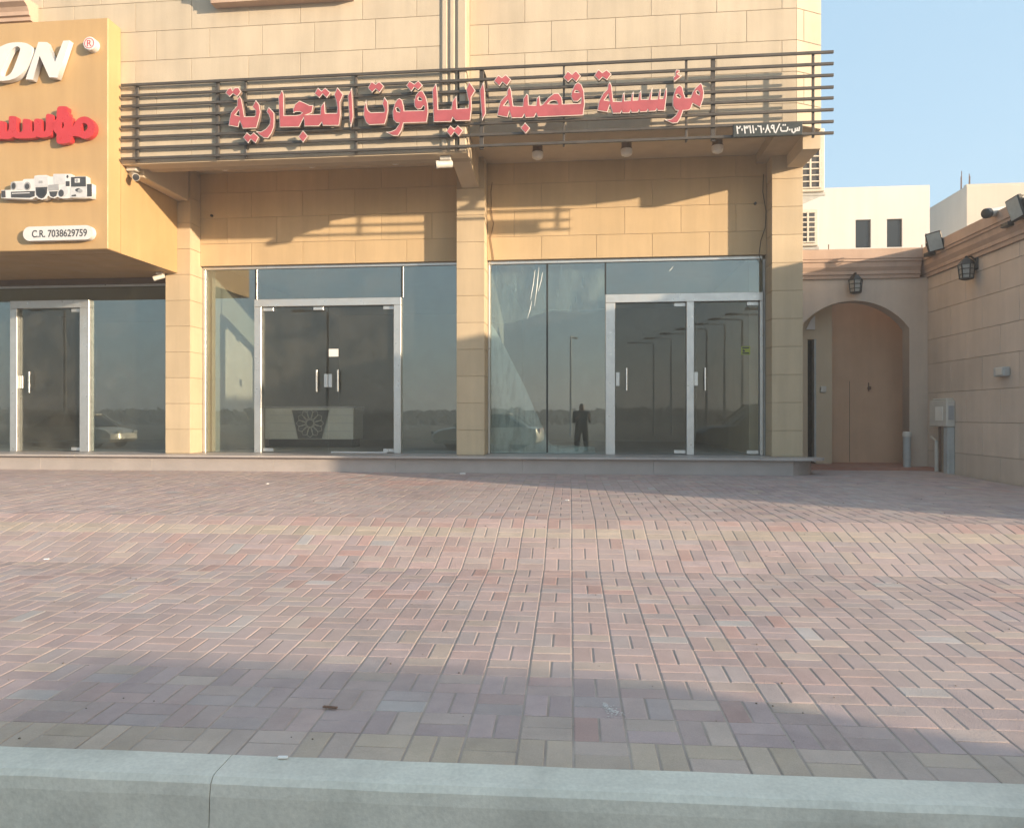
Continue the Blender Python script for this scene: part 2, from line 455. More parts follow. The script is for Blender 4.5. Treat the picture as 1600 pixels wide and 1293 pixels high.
vs, fs, cs = [], [], []
for it in single[300:]:
    R = Matrix.Translation(it[2]) @ (Matrix.Rotation(it[6][2], 4, 'Z') @ Matrix.Rotation(it[6][0], 4, 'X') @ Matrix.Rotation(it[6][1], 4, 'Y'))
    v0, f0 = paver_shape(it[3]); o = len(vs); f = 0.9 + 0.1 * it[5]
    vs += [tuple(R @ Vector(q)) for q in v0]; fs += [tuple(i + o for i in q) for q in f0]
    cs += [x * f for x in PAL[it[4]]] and [(*[x * f for x in PAL[it[4]]], 1)] * len(v0)
me = bpy.data.meshes.new('pavers'); me.from_pydata(vs, [], fs); me.materials.append(M['paver'])
ca = me.color_attributes.new('tint', 'FLOAT_COLOR', 'POINT'); ca.data.foreach_set('color', [x for c in cs for x in c])
tag(link(bpy.data.objects.new('pavers', me), pave), kind='stuff')
# kerb
kerb = quad_sheet('kerb', [-40, 40], [-0.155, 0.0], lambda v: -0.03, M['bed'])
tag(kerb, kind='structure')
joints = [atz(355, 1187, 0).x - P0.x + k * 2.8 for k in range(-8, 9)]
for a, c in zip(joints[:-1], joints[1:]):
    k = MB(); prof = [(-0.185, -0.5), (-0.165, -0.06), (-0.158, -0.022), (-0.142, -0.004), (-0.12, 0.0), (-0.003, 0.003), (-0.003, -0.5)]
    n = len(prof); N = 14
    vsk = []; uu = [a + 0.0015 + (c - a - 0.003) * i / N for i in range(N + 1)]
    for i, u in enumerate(uu):
        for (v, z) in prof:
            w = noise.noise(Vector((u * 6, v * 9, z * 9))) * 0.004
            vsk.append(pv(u, v + w, z + w * 0.6))
    fsk = [(i * n + j, (i + 1) * n + j, (i + 1) * n + (j + 1) % n, i * n + (j + 1) % n) for i in range(N) for j in range(n)]
    fsk += [tuple(range(n)), tuple(N * n + j for j in range(n - 1, -1, -1))]
    k.add(vsk, fsk); k.build('kerb_stone', M['kerb'], kerb)

# ------------------------------------------------------------------ the commercial building
YP, YW, YG, YU, YR, YB = 10.85, 11.15, 11.25, 9.46, 9.70, 9.18
XB = -6.304                                             # right side of the mustard fascia box
P1 = (-6.503, -6.095); P2 = (-1.918, -1.494); P3 = (2.655, 3.088)
ZF, ZH = 0.595, 3.55
bld = thing('commercial_building', 'cream stone clad commercial building with recessed glass shopfronts and an overhanging upper storey', 'building', (0, 11, 0.35))
def zr(z0, z1, step, ref):
    r = [z0]; z = ref - math.floor((ref - z0) / step) * step
    while z < z1 - 0.03:
        if z > z0 + 0.03: r.append(z)
        z += step
    return r + [z1]
# upper walls
b = MB(); b.box(-12, -1.535, YU + 0.012, YU + 0.4, 4.62, 9.5)
ul = b.build('upper_wall', M['stone_dark'], bld)
JA = [-12, -11.2, -10.4, -9.5, -8.7, -7.85, -7.0, -6.1, -5.3, -4.494, -3.776, -2.929, -2.2, -1.885]
JB = [-12, -11.6, -10.8, -9.9, -9.1, -8.3, -7.45, -6.6, -5.8, -5.042, -4.307, -3.582, -2.756, -1.885]
zs = zr(4.62, 8.4, 0.398, 6.402)
stones(ul, [(a, c, JA if int(round((a - 6.402) / 0.398)) % 2 == 0 else JB) for a, c in zip(zs[:-1], zs[1:])], YU + 0.012)
# three-rib pilaster at the right end of the upper left wall
b = MB()
xs = [at(px, 60, YU)[0] for px in (690, 700, 703, 711, 714, 725, 729)]
b.box(-1.883, -1.537, YU - 0.002, YU + 0.1, 4.618, 9.5)
pil = b.build('pilaster', M['stone'], bld)
for x0, x1, d in ((-1.862, -1.79, 0.022), (-1.758, -1.69, 0.03), (-1.655, -1.537, 0.038)):
    q = MB(); q.box(x0, x1, YU - d, YU - 0.002, 4.617, 9.5, 0.012); q.build('pilaster_rib', M['stone'], pil)
# right upper wall with its canted end
b = MB(); cant = [(2.682, YR), (3.045, YR + 0.19)]
b.prism([(-1.535, YR + 0.012), (2.674, YR + 0.012), (3.035, YR + 0.2), (3.035, 11.8), (2.5, 11.8), (2.5, YR + 0.35), (-1.535, YR + 0.35)], 4.89, 9.5, 'z')
ur = b.build('upper_wall', M['stone_dark'], bld)
RA = [-1.535, -1.284, -0.45, 0.39, 1.22, 2.06, 2.682]
RB = [-1.535, -0.8, 0.02, 0.85, 1.684, 2.5, 2.682]
zs = zr(4.89, 8.4, 0.403, 6.379)
for a, c in zip(zs[:-1], zs[1:]):
    odd = int(round((a - 6.379) / 0.403)) % 2
    stones(ur, [(a, c, RA if odd else RB)], YR + 0.012)
    L = sqrt(0.363 ** 2 + 0.19 ** 2); ang = atan2(0.19, 0.363)
    parts = ((0, 0.12), (0.12, L)) if odd else ((0, L),)
    for s0, s1 in parts:
        t = (s0 + s1) / 2
        inst('stone_block', slab_mesh(s1 - s0 - 0.006, c - a - 0.007, 0.012, 0.003, M['stone']), (2.676 + cos(ang) * t - 0.0, YR + 0.0115 + sin(ang) * t, (a + c) / 2), ur, (0, 0, ang))
# overhang: downstand beams, ceiling
b = MB(); b.box(-6.30, -1.537, YU + 0.4, YU + 0.401, 4.63, 5.0); b.box(-6.30, -1.537, YU + 0.014, YU + 0.22, 4.605, 4.619)
b.build('downstand_beam', M['render'], bld)
b = MB(); b.box(-6.30, 2.95, YU + 0.402, YW + 0.1, 5.02, 5.12); b.build('overhang_ceiling', M['render'], bld)
b = MB(); b.box(-6.3, -6.12, YU + 0.23, YP - 0.002, 4.50, 5.018, 0.01)
b.build('bracket_beam', M['render'], bld)
for xa, xb, zb, zf, yf in ((-1.83, -1.58, 4.57, 4.70, YU + 0.402), (2.86, 3.085, 4.72, 4.70, YR + 0.36)):
    q = MB(); q.prism([(YP - 0.002, zb), (YP - 0.002, 5.018), (yf, 5.018), (yf, zf)], xa, xb, 'x'); q.build('bracket_beam', M['render'], bld)
# ^ bottoms are set from the photo: the haunch under each bracket rises towards the street
# piers with 0.4 m courses
for (x0, x1) in (P1, P2, P3):
    q = MB(); q.box(x0 + 0.012, x1 - 0.012, YP + 0.012, 11.9 if x1 > 3 else 11.6, ZF - 0.02, 5.02)
    pier = q.build('pier', M['stone_dark'], bld)
    zs = zr(ZF, 5.02, 0.4, 0.965)
    stones(pier, [(a, c, [x0, x1]) for a, c in zip(zs[:-1], zs[1:])], YP + 0.012, gap=0.006, m=M['stone_pier'])
    for a, c in zip(zs[:-1], zs[1:]):                    # returns
        inst('stone_block', slab_mesh(YG - YP - 0.02, c - a - 0.006, 0.012, 0.003, M['stone_pier']), (x1 - 0.012, (YP + YG) / 2 + 0.005, (a + c) / 2), pier, (0, 0, pi / 2))
        if x0 > -6: inst('stone_block', slab_mesh(YG - YP - 0.02, c - a - 0.006, 0.012, 0.003, M['stone_pier']), (x0 + 0.012, (YP + YG) / 2 + 0.005, (a + c) / 2), pier, (0, 0, -pi / 2))
# walls over the shopfronts
LW = {0: [P1[1], -5.6, -4.41, -3.6, -2.75, P2[0]], 1: [P1[1], -5.234, -4.41 + 0.42, -3.15, -2.35, P2[0]]}
LW[1] = [P1[1], -5.65, -4.83, -3.99, -3.15, -2.35, P2[0]]; LW[0] = [P1[1], -5.25, -4.41, -3.57, -2.75, P2[0]]
RW = {0: [P2[1], -0.664, 0.165, 0.992, 1.825, P3[0]], 1: [P2[1], -1.08, -0.248, 0.585, 1.414, 2.213, P3[0]]}
for JJ, nm in ((LW, 0), (RW, 1)):
    x0, x1 = JJ[0][0], JJ[0][-1]
    q = MB(); q.box(x0 + 0.001, x1 - 0.001, YW + 0.012, YW + 0.25, ZH, 5.02)
    lw = q.build('lintel_wall', M['stone_dark'], bld)
    zz = [ZH, 3.9, 4.305, 4.705, 5.02]
    stones(lw, [(zz[i], zz[i + 1], JJ[i % 2]) for i in range(4)], YW + 0.012, m=M['stone_low'])
# window mouldings of the first-floor windows, cut by the top of the picture
for x0, x1, z0 in ((at(337, 8, YU).x, at(553, 2, YU).x, at(400, 10, YU).z), (-11.5, at(42, 28, YU - 0.2).x, at(20, 29, YU - 0.2).z)):
    prof = [(YU + 0.01, z0), (YU - 0.14, z0), (YU - 0.14, z0 + 0.05), (YU - 0.17, z0 + 0.06), (YU - 0.17, z0 + 0.11), (YU - 0.2, z0 + 0.16), (YU - 0.26, z0 + 0.2), (YU - 0.26, z0 + 0.26), (YU + 0.01, z0 + 0.28)]
    q = MB(); q.prism(prof, x0, x1, 'x'); q.build('window_sill', M['cornice'], bld)
# left shop lintel and roof above
b = MB(); b.box(-12, P1[0] - 0.002, YG - 0.08, YG + 0.3, 3.305, 3.5); b.build('shop_lintel', M['lamp_base'], bld)

# interiors
def room(x0, x1, y1, z1, parent):
    q = MB(); T = 0.06
    q.box(x0 - T, x1 + T, YG + 0.2, y1 + T, z1, z1 + T); q.box(x0 - T, x0, YG + 0.2, y1, ZF, z1); q.box(x1, x1 + T, YG + 0.2, y1, ZF, z1); q.box(x0, x1, y1, y1 + T, ZF, z1)
    q.build('room_wall', M['int_wall'], parent)
    f = MB(); f.box(x0 - T, x1 + T, YG + 0.05, y1 + T, ZF - 0.1, ZF - 0.004); f.build('room_floor', M['int_floor'], parent)
room(-12, -6.55, 17, 3.45, bld); room(-6.0, -1.95, 17.5, 3.62, bld); room(-1.45, 2.72, 17, 3.62, bld)

# shopfronts
FY0, FY1 = YG - 0.035, YG + 0.03
def X(px): return at(px, 600, YG).x
def Zg(px, py): return at(px, py, YG).z
def frame_part(name, boxes, parent, m=None, ch=0.004):
    q = MB()
    for x0, x1, z0, z1, y0, y1 in boxes: q.box(x0, x1, y0, y1, z0, z1, ch)
    return q.build(name, m or M['alu'], parent)
def pane(x0, x1, z0, z1, parent, m, y=YG):
    q = MB(); q.box(x0, x1, y - 0.004, y + 0.004, z0, z1); return q.build('glass_pane', m, parent)
def handle(x, z0, z1, parent, y):
    q = MB(); q.tube([(x, y - 0.006, z0 + 0.05), (x, y - 0.06, z0 + 0.05)], 0.009, 8); q.tube([(x, y - 0.006, z1 - 0.05), (x, y - 0.06, z1 - 0.05)], 0.009, 8)
    q.tube([(x, y - 0.06, z0), (x, y - 0.06, z1)], 0.016, 10)
    return q.build('handle', M['chrome'], parent, True)
def leaf(x0, x1, z0, z1, hx, hinge_x, lock_x=None, parent=None):
    """frameless glass leaf with patch fittings"""
    y = YG
    q = MB(); q.box(x0 + 0.006, x1 - 0.006, y - 0.006, y + 0.006, z0, z1)
    d = q.build('door', M['glass_door'], parent)
    s = 1 if hinge_x <= (x0 + x1) / 2 else -1
    for za, zb in ((z1 - 0.055, z1 + 0.0), (z0, z0 + 0.055)):
        h = MB(); a = hinge_x; h.box(a, a + s * 0.17, y - 0.018, y + 0.018, za, zb, 0.004); h.build('patch_fitting', M['alu'], d)
    handle(hx, ZF + 0.96, ZF + 1.3, d, y)
    if lock_x is not None:
        h = MB(); h.box(lock_x - 0.03, lock_x + 0.03, y - 0.02, y + 0.02, ZF + 1.03, ZF + 1.24, 0.004); h.build('lock', M['alu'], d)
    return d
# left-hand bay
xl, xr = P1[1] + 0.004, P2[0] - 0.004
b1 = frame_part('shop_window', [(xl, xr, ZH - 0.045, ZH - 0.001, FY0, FY1), (xl, xl + 0.05, ZF, ZH - 0.047, FY0, FY1), (xr - 0.02, xr, ZF, ZH - 0.047, FY0, FY1)], bld)
zt = Zg(510, 467)
dx0, dx1 = X(400), X(628)
w = 0.115
b2 = frame_part('door_frame', [(dx0, dx0 + w, ZF, zt - w - 0.002, FY0 - 0.03, FY1 + 0.03), (dx1 - w, dx1, ZF, zt - w - 0.002, FY0 - 0.03, FY1 + 0.03), (dx0, dx1, zt - w, zt, FY0 - 0.03, FY1 + 0.03)], bld)
pane(xl + 0.05, dx0 - 0.003, ZF, ZH - 0.046, b1, M['glass']); pane(dx1 + 0.003, xr - 0.02, ZF, ZH - 0.046, b1, M['glass'])
pane(dx0 + 0.003, dx1 - 0.003, zt + 0.002, ZH - 0.046, b1, M['glass'])
for x in (dx0, dx1):
    frame_part('silicone_joint', [(x - 0.012, x + 0.012, zt + 0.002, ZH - 0.05, YG - 0.012, YG - 0.006)], b1, M['seal'], 0)
    frame_part('mullion', [(x + 0.014, x + 0.028, zt + 0.002, ZH - 0.05, YG - 0.014, YG - 0.006)], b1)
mx = X(513)
ztl = zt - w - 0.01
leaf(dx0 + w, mx, ZF + 0.015, ztl, X(497), dx0 + w + 0.01, mx - 0.035, bld)
d2 = leaf(mx, dx1 - w, ZF + 0.015, ztl, X(530), dx1 - w - 0.01, mx + 0.035, bld)
h = MB(); h.box(X(490), X(506), YG - 0.02, YG + 0.02, ztl - 0.05, ztl, 0.004); h.build('patch_fitting', M['alu'], d2)
h = MB(); h.box(X(518), X(605), YG - 0.02, YG + 0.012, ZF + 0.001, ZF + 0.02); h.build('door_sweep', M['white'], d2)
h = MB(); h.box(X(514), X(529), YG - 0.009, YG - 0.007, Zg(521, 557), Zg(521, 545)); 
pp = h.build('paper_notice', M['paper']); tag(pp, 'small white paper notice stuck on the glass double door', 'notice')
# right-hand bay
xl, xr = P2[1] + 0.004, P3[0] - 0.004
b3 = frame_part('shop_window', [(xl, xr - 0.04, ZH - 0.05, ZH - 0.001, FY0, FY1), (xl, xl + 0.03, ZF, ZH - 0.052, FY0, FY1)], bld)
g1, g2, g3 = X(855), X(946), X(1191)
zt = Zg(1070, 459); w = 0.125
b4 = frame_part('door_frame', [(g2, g2 + w * 1.15, ZF, zt - w - 0.002, FY0 - 0.03, FY1 + 0.03), (X(1072), X(1083.5), ZF, zt - w - 0.002, FY0 - 0.03, FY1 + 0.03), (g3 - 0.045, g3, ZF, zt - w - 0.002, FY0 - 0.03, FY1 + 0.03), (g2, g3, zt - w, zt, FY0 - 0.03, FY1 + 0.03)], bld)
pane(xl + 0.03, g1 - 0.002, ZF, ZH - 0.051, b3, M['glass']); pane(g1 + 0.002, g2 - 0.003, ZF, ZH - 0.051, b3, M['glass'])
pane(g2 + 0.002, xr - 0.03, zt + 0.002, ZH - 0.051, b3, M['glass'])
frame_part('silicone_joint', [(g1 - 0.014, g1 + 0.014, ZF + 0.02, ZH - 0.055, YG - 0.012, YG - 0.005)], b3, M['seal'], 0)
frame_part('silicone_joint', [(g2 - 0.012, g2 + 0.012, zt + 0.005, ZH - 0.055, YG - 0.012, YG - 0.005)], b3, M['seal'], 0)
frame_part('mullion', [(xr - 0.028, xr, ZF, ZH - 0.05, FY0, FY1)], b3, M['galv'], 0.003)
ztl = zt - w - 0.01
leaf(g2 + w * 1.15, X(1072), ZF + 0.015, ztl, X(979), X(1072) - 0.01, g2 + w * 1.15 + 0.04, bld)
d4 = leaf(X(1083.5), g3 - 0.045, ZF + 0.015, ztl, X(1101), g3 - 0.055, X(1083.5) + 0.035, bld)
q = MB(); xs_, zs_ = X(1158), Zg(1164, 554); q.box(xs_, xs_ + 0.13, YG - 0.0095, YG - 0.0075, zs_, zs_ + 0.125)
st = q.build('sticker', M['green']); tag(st, 'small yellow green square sticker on the right glass door leaf', 'sticker')
q = MB(); q.box(xs_ + 0.015, xs_ + 0.115, YG - 0.0105, YG - 0.0097, zs_ + 0.09, zs_ + 0.112); q.box(xs_ + 0.015, xs_ + 0.115, YG - 0.0105, YG - 0.0097, zs_ + 0.012, zs_ + 0.034)
q.prism([(xs_ + 0.02, zs_ + 0.085), (xs_ + 0.06, zs_ + 0.06), (xs_ + 0.045, zs_ + 0.04), (xs_ + 0.02, zs_ + 0.042)], YG - 0.0105, YG - 0.0097)
q.build('sticker_print', M['ink'], st)
# left shop under the mustard box
b5 = frame_part('shop_window', [(P1[0] - 0.05, P1[0] - 0.005, ZF, 3.30, FY0, FY1), (-12, P1[0] - 0.052, 3.27, 3.303, FY0, FY1)], bld)
dx0, dx1 = X(20), X(143); zt = Zg(80, 470); w = 0.125
b6 = frame_part('door_frame', [(dx0, dx0 + w, ZF, zt - w - 0.002, FY0 - 0.03, FY1 + 0.03), (dx1 - w * 1.3, dx1, ZF, zt - w - 0.002, FY0 - 0.03, FY1 + 0.03), (dx0, dx1, zt - w, zt, FY0 - 0.03, FY1 + 0.03)], bld)
pane(-12, dx0 - 0.003, ZF, 3.269, b5, M['glass']); pane(dx1 + 0.003, P1[0] - 0.051, ZF, 3.269, b5, M['glass']); pane(dx0, dx1, zt + 0.002, 3.269, b5, M['glass'])
leaf(dx0 + w, dx1 - w * 1.3, ZF + 0.015, zt - w - 0.01, X(50), dx1 - w * 1.3 - 0.01, dx0 + w + 0.035, bld)

# step in front of the shopfronts
step = thing('entrance_step', 'long low granite step with a projecting tread running under the three shopfronts', 'step', (0, 10.6, 0.35))
tp = [(-12, 10.43), (2.95, 10.43), (3.12, 10.455), (3.25, 10.53), (3.31, 10.63), (3.30, 10.83), (3.10, 10.84), (3.10, 11.29), (-12, 11.29)]
edges = [-12, -10.6, -9.1, -7.7, -6.2, -4.8, -3.3, -1.9, -0.4, 1.0, 2.4]
for a, c in zip(edges[:-1], edges[1:]):
    q = MB(); q.box(a + 0.0015, c - 0.0015, 10.43, 11.29, ZF - 0.035, ZF - 0.003, 0.004); q.build('tread_slab', M['granite_top'], step)
q = MB(); q.prism([(2.4015, 10.43)] + tp[1:8] + [(2.4015, 11.29)], ZF - 0.035, ZF - 0.003, 'z'); q.build('tread_slab', M['granite_top'], step)
edges = [-12, -10.2, -8.3, -6.5, -4.6, -2.75, -0.9, 0.95, 2.86]
for a, c in zip(edges[:-1], edges[1:]):
    q = MB(); q.box(a + 0.001, c - 0.001, 10.5, 10.53, 0.2, ZF - 0.036, 0.002); q.build('riser_panel', M['granite'], step)
q = MB(); q.prism([(2.862, 10.503), (2.95, 10.56), (3.12, 10.7), (3.2, 10.86), (2.862, 10.86)], 0.2, ZF - 0.036, 'z'); q.build('riser_panel', M['granite'], step)

# ------------------------------------------------------------------ mustard fascia with the left shop's letters
def smooth(pts, n=4):
    out = []; m = len(pts)
    for i in range(m):
        p0, p1, p2, p3 = (Vector(pts[(i + k - 1) % m]) for k in range(4))
        for j in range(n):
            t = j / n
            out.append(tuple(0.5 * ((2 * p1) + (p2 - p0) * t + (2 * p0 - 5 * p1 + 4 * p2 - p3) * t * t + (3 * p1 - p0 - 3 * p2 + p3) * t ** 3)))
    return out
def poly_mesh(name, contours, depth, y, mats, offset=0.0, side=True):
    """contours in (x, z); slab from y-depth (front) to y"""
    cu = bpy.data.curves.new(name, 'CURVE'); cu.dimensions = '2D'; cu.fill_mode = 'BOTH'
    cu.extrude = depth / 2; cu.offset = offset
    for c in contours:
        sp = cu.splines.new('POLY'); sp.points.add(len(c) - 1)
        for p, q in zip(sp.points, c): p.co = (q[0], q[1], 0, 1)
        sp.use_cyclic_u = True
    ob = bpy.data.objects.new(name, cu); COL.objects.link(ob)
    me = bpy.data.meshes.new_from_object(ob.evaluated_get(bpy.context.evaluated_depsgraph_get()))
    bpy.data.objects.remove(ob); bpy.data.curves.remove(cu)
    me.name = name
    for v in me.vertices: v.co = (v.co.x, y - depth / 2 - v.co.z, v.co.y)
    me.materials.clear()
    for m in mats: me.materials.append(m)
    if len(mats) > 1:
        for p in me.polygons: p.material_index = 0 if abs(p.normal.y) > 0.5 else 1
    else:
        for p in me.polygons: p.material_index = 0
    return me
def poly_obj(name, contours, depth, y, mats, parent=None, offset=0.0):
    return link(bpy.data.objects.new(name, poly_mesh(name, contours, depth, y, mats, offset)), parent)
def text_obj(name, body, x0, x1, z0, z1, y, m, parent=None, depth=0.004, bold=0.0, shear=0.0):
    cu = bpy.data.curves.new(name, 'FONT'); cu.body = body; cu.extrude = depth / 2; cu.size = 1; cu.offset = bold; cu.shear = shear
    ob = bpy.data.objects.new(name, cu); COL.objects.link(ob)
    me = bpy.data.meshes.new_from_object(ob.evaluated_get(bpy.context.evaluated_depsgraph_get()))
    bpy.data.objects.remove(ob); bpy.data.curves.remove(cu)
    me.name = name
    xs = [v.co.x for v in me.vertices]; ys = [v.co.y for v in me.vertices]
    ax, bx, ay, by = min(xs), max(xs), min(ys), max(ys)
    for v in me.vertices:
        v.co = (x0 + (v.co.x - ax) / (bx - ax) * (x1 - x0), y - depth / 2 - v.co.z, z0 + (v.co.y - ay) / (by - ay) * (z1 - z0))
    me.materials.clear(); me.materials.append(m)
    return link(bpy.data.objects.new(name, me), parent)
def zm(x0, y0, s, Y, pts):
    return [((lambda p: (p.x, p.z))(at(x0 + px / s, y0 + py / s, Y))) for px, py in pts]

fas = thing('sign_fascia', 'large mustard yellow projecting sign box over the left shop', 'sign fascia', (-9, 9.2, 3.39))
b = MB(); b.box(-12, XB, YB, YU - 0.003, 3.39, 6.46, 0.01); b.box(-12, XB, YU - 0.001, YP - 0.002, 3.39, 4.66); b.build('fascia_panel', M['yellow'], fas)
b = MB(); b.box(-12, XB - 0.02, YP - 0.001, YG - 0.1, 3.392, 3.45); b.build('fascia_soffit', M['yellow'], fas)
O_out = [(-60, 260), (40, 195), (150, 158), (300, 150), (410, 175), (462, 235), (468, 310), (430, 430), (350, 570), (240, 665), (110, 710), (-40, 715), (-140, 680), (-170, 590), (-140, 430)]
O_in = [(200, 228), (250, 210), (288, 235), (282, 290), (230, 440), (170, 580), (110, 640), (50, 652), (8, 622), (20, 560), (80, 420), (150, 280)]
N_ = [(560, 145), (685, 148), (805, 440), (925, 128), (1020, 122), (840, 670), (720, 665), (578, 350), (480, 700), (372, 695)]
e = lambda pts: zm(0, 50, 9.412, YB - 0.09, pts)
poly_obj('letter', [e(smooth(O_out)), e(smooth(O_in))], 0.075, YB - 0.015, [M['white']], fas)
poly_obj('letter', [e(N_)], 0.075, YB - 0.015, [M['white']], fas)
c = at(1310 / 9.412, 50 + 165 / 9.412, YB - 0.09)
q = MB(); q.lathe([(0.088, 0), (0.088, 0.085), (0.08, 0.092)], (c.x, YB - 0.002, c.z), 24, 'y'); rm = q.build('registered_mark', M['white'], fas, True)
ring = lambda r: [(c.x + r * cos(2 * pi * k / 32), c.z + r * sin(2 * pi * k / 32)) for k in range(32)]
poly_obj('ring', [ring(0.068), ring(0.060)], 0.002, YB - 0.0935, [M['gloss_red']], rm)
text_obj('mark_letter', 'R', c.x - 0.03, c.x + 0.034, c.z - 0.042, c.z + 0.042, YB - 0.0935, M['gloss_red'], rm, 0.002)
f_ = lambda pts: zm(0, 155, 9.412, YB - 0.08, pts)
MW = [(840, 125), (880, 102), (970, 105), (992, 130), (990, 185), (1010, 200), (1020, 250), (1052, 268), (1060, 400), (1090, 360), (1130, 295), (1200, 258), (1270, 256), (1340, 295), (1385, 360), (1395, 430), (1370, 510), (1300, 568), (1220, 580), (1150, 548), (1060, 545), (1045, 600), (1000, 640), (900, 655), (835, 640), (825, 560), (830, 520), (800, 480), (777, 440), (777, 370), (792, 312), (825, 290), (830, 200)]
SEEN = [(-60, 330), (0, 318), (50, 325), (75, 350), (80, 470), (118, 455), (130, 400), (125, 270), (150, 247), (215, 250), (243, 280), (246, 468), (326, 460), (330, 300), (420, 295), (448, 320), (453, 460), (497, 455), (497, 300), (590, 290), (613, 320), (618, 450), (668, 450), (673, 232), (750, 222), (783, 250), (780, 380), (768, 470), (730, 540), (610, 565), (530, 548), (480, 570), (250, 575), (190, 555), (120, 585), (0, 580), (-100, 570), (-100, 350)]
H1 = [(893, 395), (905, 345), (928, 342), (936, 395), (910, 430)]
H2 = [(1190, 430), (1197, 372), (1232, 347), (1280, 380), (1280, 430), (1240, 470), (1212, 468)]
poly_obj('letter', [f_(smooth(MW, 3)), f_(smooth(H1, 3)), f_(smooth(H2, 3))], 0.07, YB - 0.01, [M['gloss_red']], fas)
poly_obj('letter', [f_(smooth(SEEN, 3))], 0.07, YB - 0.01, [M['gloss_red']], fas)
# registration pill
g_ = lambda pts: zm(0, 260, 9.412, YB - 0.08, pts)
A = g_([(335, 985), (1360, 970)]); zc0, zc1 = g_([(700, 878), (700, 1088)])[0][1], g_([(700, 878), (700, 1088)])[1][1]
r = (zc0 - zc1) / 2; zc = (zc0 + zc1) / 2
pill = [(A[0][0] + r - r * cos(t), zc + r * sin(t)) for t in [(-0.5 + k / 12) * pi for k in range(13)]] + [(A[1][0] - r + r * cos(t), zc - r * sin(t)) for t in [(-0.5 + k / 12) * pi for k in range(13)]]
rp1 = poly_obj('registration_plate', [pill], 0.075, YB - 0.005, [M['white']])
tag(rp1, 'white rounded plate with dark registration number on the mustard sign box', 'number plate')
tx = g_([(470, 1025), (1278, 955)])
text_obj('plate_text', 'C.R. 7038629759', tx[0][0], tx[1][0], zc - 0.052, zc + 0.046, YB - 0.081, M['ink'], rp1, 0.002, 0.012)
# appliance picture panel
ap_out = [(20, 350), (158, 345), (160, 240), (200, 220), (330, 215), (350, 187), (500, 182), (507, 140), (560, 130), (690, 128), (735, 150), (780, 150), (785, 112), (1040, 110), (1046, 150), (1270, 145), (1278, 250), (1355, 255), (1355, 460), (1030, 462), (990, 472), (920, 470), (880, 465), (850, 445), (800, 470), (740, 455), (712, 430), (680, 470), (620, 490), (560, 475), (530, 450), (470, 485), (20, 468)]
app = poly_obj('appliance_panel', [g_(ap_out)], 0.08, YB - 0.004, [M['white']])
tag(app, 'cut-out panel picturing white and grey kitchen appliances on the mustard sign box', 'sign panel')
YA_ = YB - 0.0845
def pr(pts, m, name='appliance_print', d=0.003, sm=False, y=None):
    return poly_obj(name, [g_(smooth(pts, 4) if sm else pts)], d, y or YA_, [m], app)
def disc(cx, cy, rx, ry): return [(cx + rx * cos(2 * pi * k / 20), cy + ry * sin(2 * pi * k / 20)) for k in range(20)]
M['lgrey'] = mat('light_grey_print', (0.55, 0.55, 0.56), 0.08, 12, 0.5)
pr([(22, 360), (80, 356), (85, 455), (30, 460)], M['ink']); pr(disc(200, 285, 42, 62), M['grey_print']); pr(disc(205, 290, 28, 45), M['ink'], y=YA_ - 0.0035)
pr([(250, 240), (355, 230), (355, 340), (250, 345)], M['lgrey']); pr(disc(405, 290, 50, 62), M['grey_print']); pr(disc(405, 295, 32, 42), M['ink'], y=YA_ - 0.0035)
pr([(165, 375), (515, 362), (510, 440), (440, 462), (168, 458)], M['ink']); pr([(180, 395), (440, 385), (440, 398), (180, 408)], M['lgrey'], y=YA_ - 0.0035)
pr([(515, 150), (705, 145), (712, 290), (520, 298)], M['lgrey']); pr([(575, 215), (630, 213), (630, 245), (575, 247)], M['grey_print'], y=YA_ - 0.0035)
pr([(525, 310), (700, 302), (690, 400), (650, 460), (615, 472), (575, 460), (535, 420)], M['ink'], sm=False); pr(disc(612, 380, 62, 62), M['dark'], y=YA_ - 0.0035)
pr([(712, 275), (865, 265), (868, 350), (715, 358)], M['grey_print']); pr([(725, 372), (850, 366), (830, 435), (785, 455), (745, 435)], M['ink'])
pr([(795, 120), (960, 118), (960, 262), (795, 265)], M['lgrey']); pr([(970, 220), (1025, 218), (1025, 290), (970, 292)], M['ink']); pr(disc(995, 150, 14, 22), M['ink'])
pr(disc(950, 360, 55, 75), M['lgrey']); pr(disc(905, 395, 38, 52), M['ink'], y=YA_ - 0.0035)
pr([(1048, 158), (1262, 150), (1266, 296), (1050, 300)], M['ink']); pr([(1105, 182), (1178, 178), (1178, 240), (1105, 243)], M['white'], y=YA_ - 0.0035); pr(disc(1140, 211, 20, 22), M['grey_print'], y=YA_ - 0.007)
pr([(1042, 312), (1272, 305), (1274, 450), (1042, 455)], M['lgrey']); pr(disc(1155, 350, 42, 26), M['ink'], y=YA_ - 0.0035); pr(disc(1185, 362, 36, 24), M['grey_print'], y=YA_ - 0.007); pr([(1060, 425), (1120, 415), (1125, 440), (1060, 442)], M['ink'], y=YA_ - 0.0035)
pr([(1283, 262), (1350, 258), (1352, 440), (1285, 445)], M['ink'])

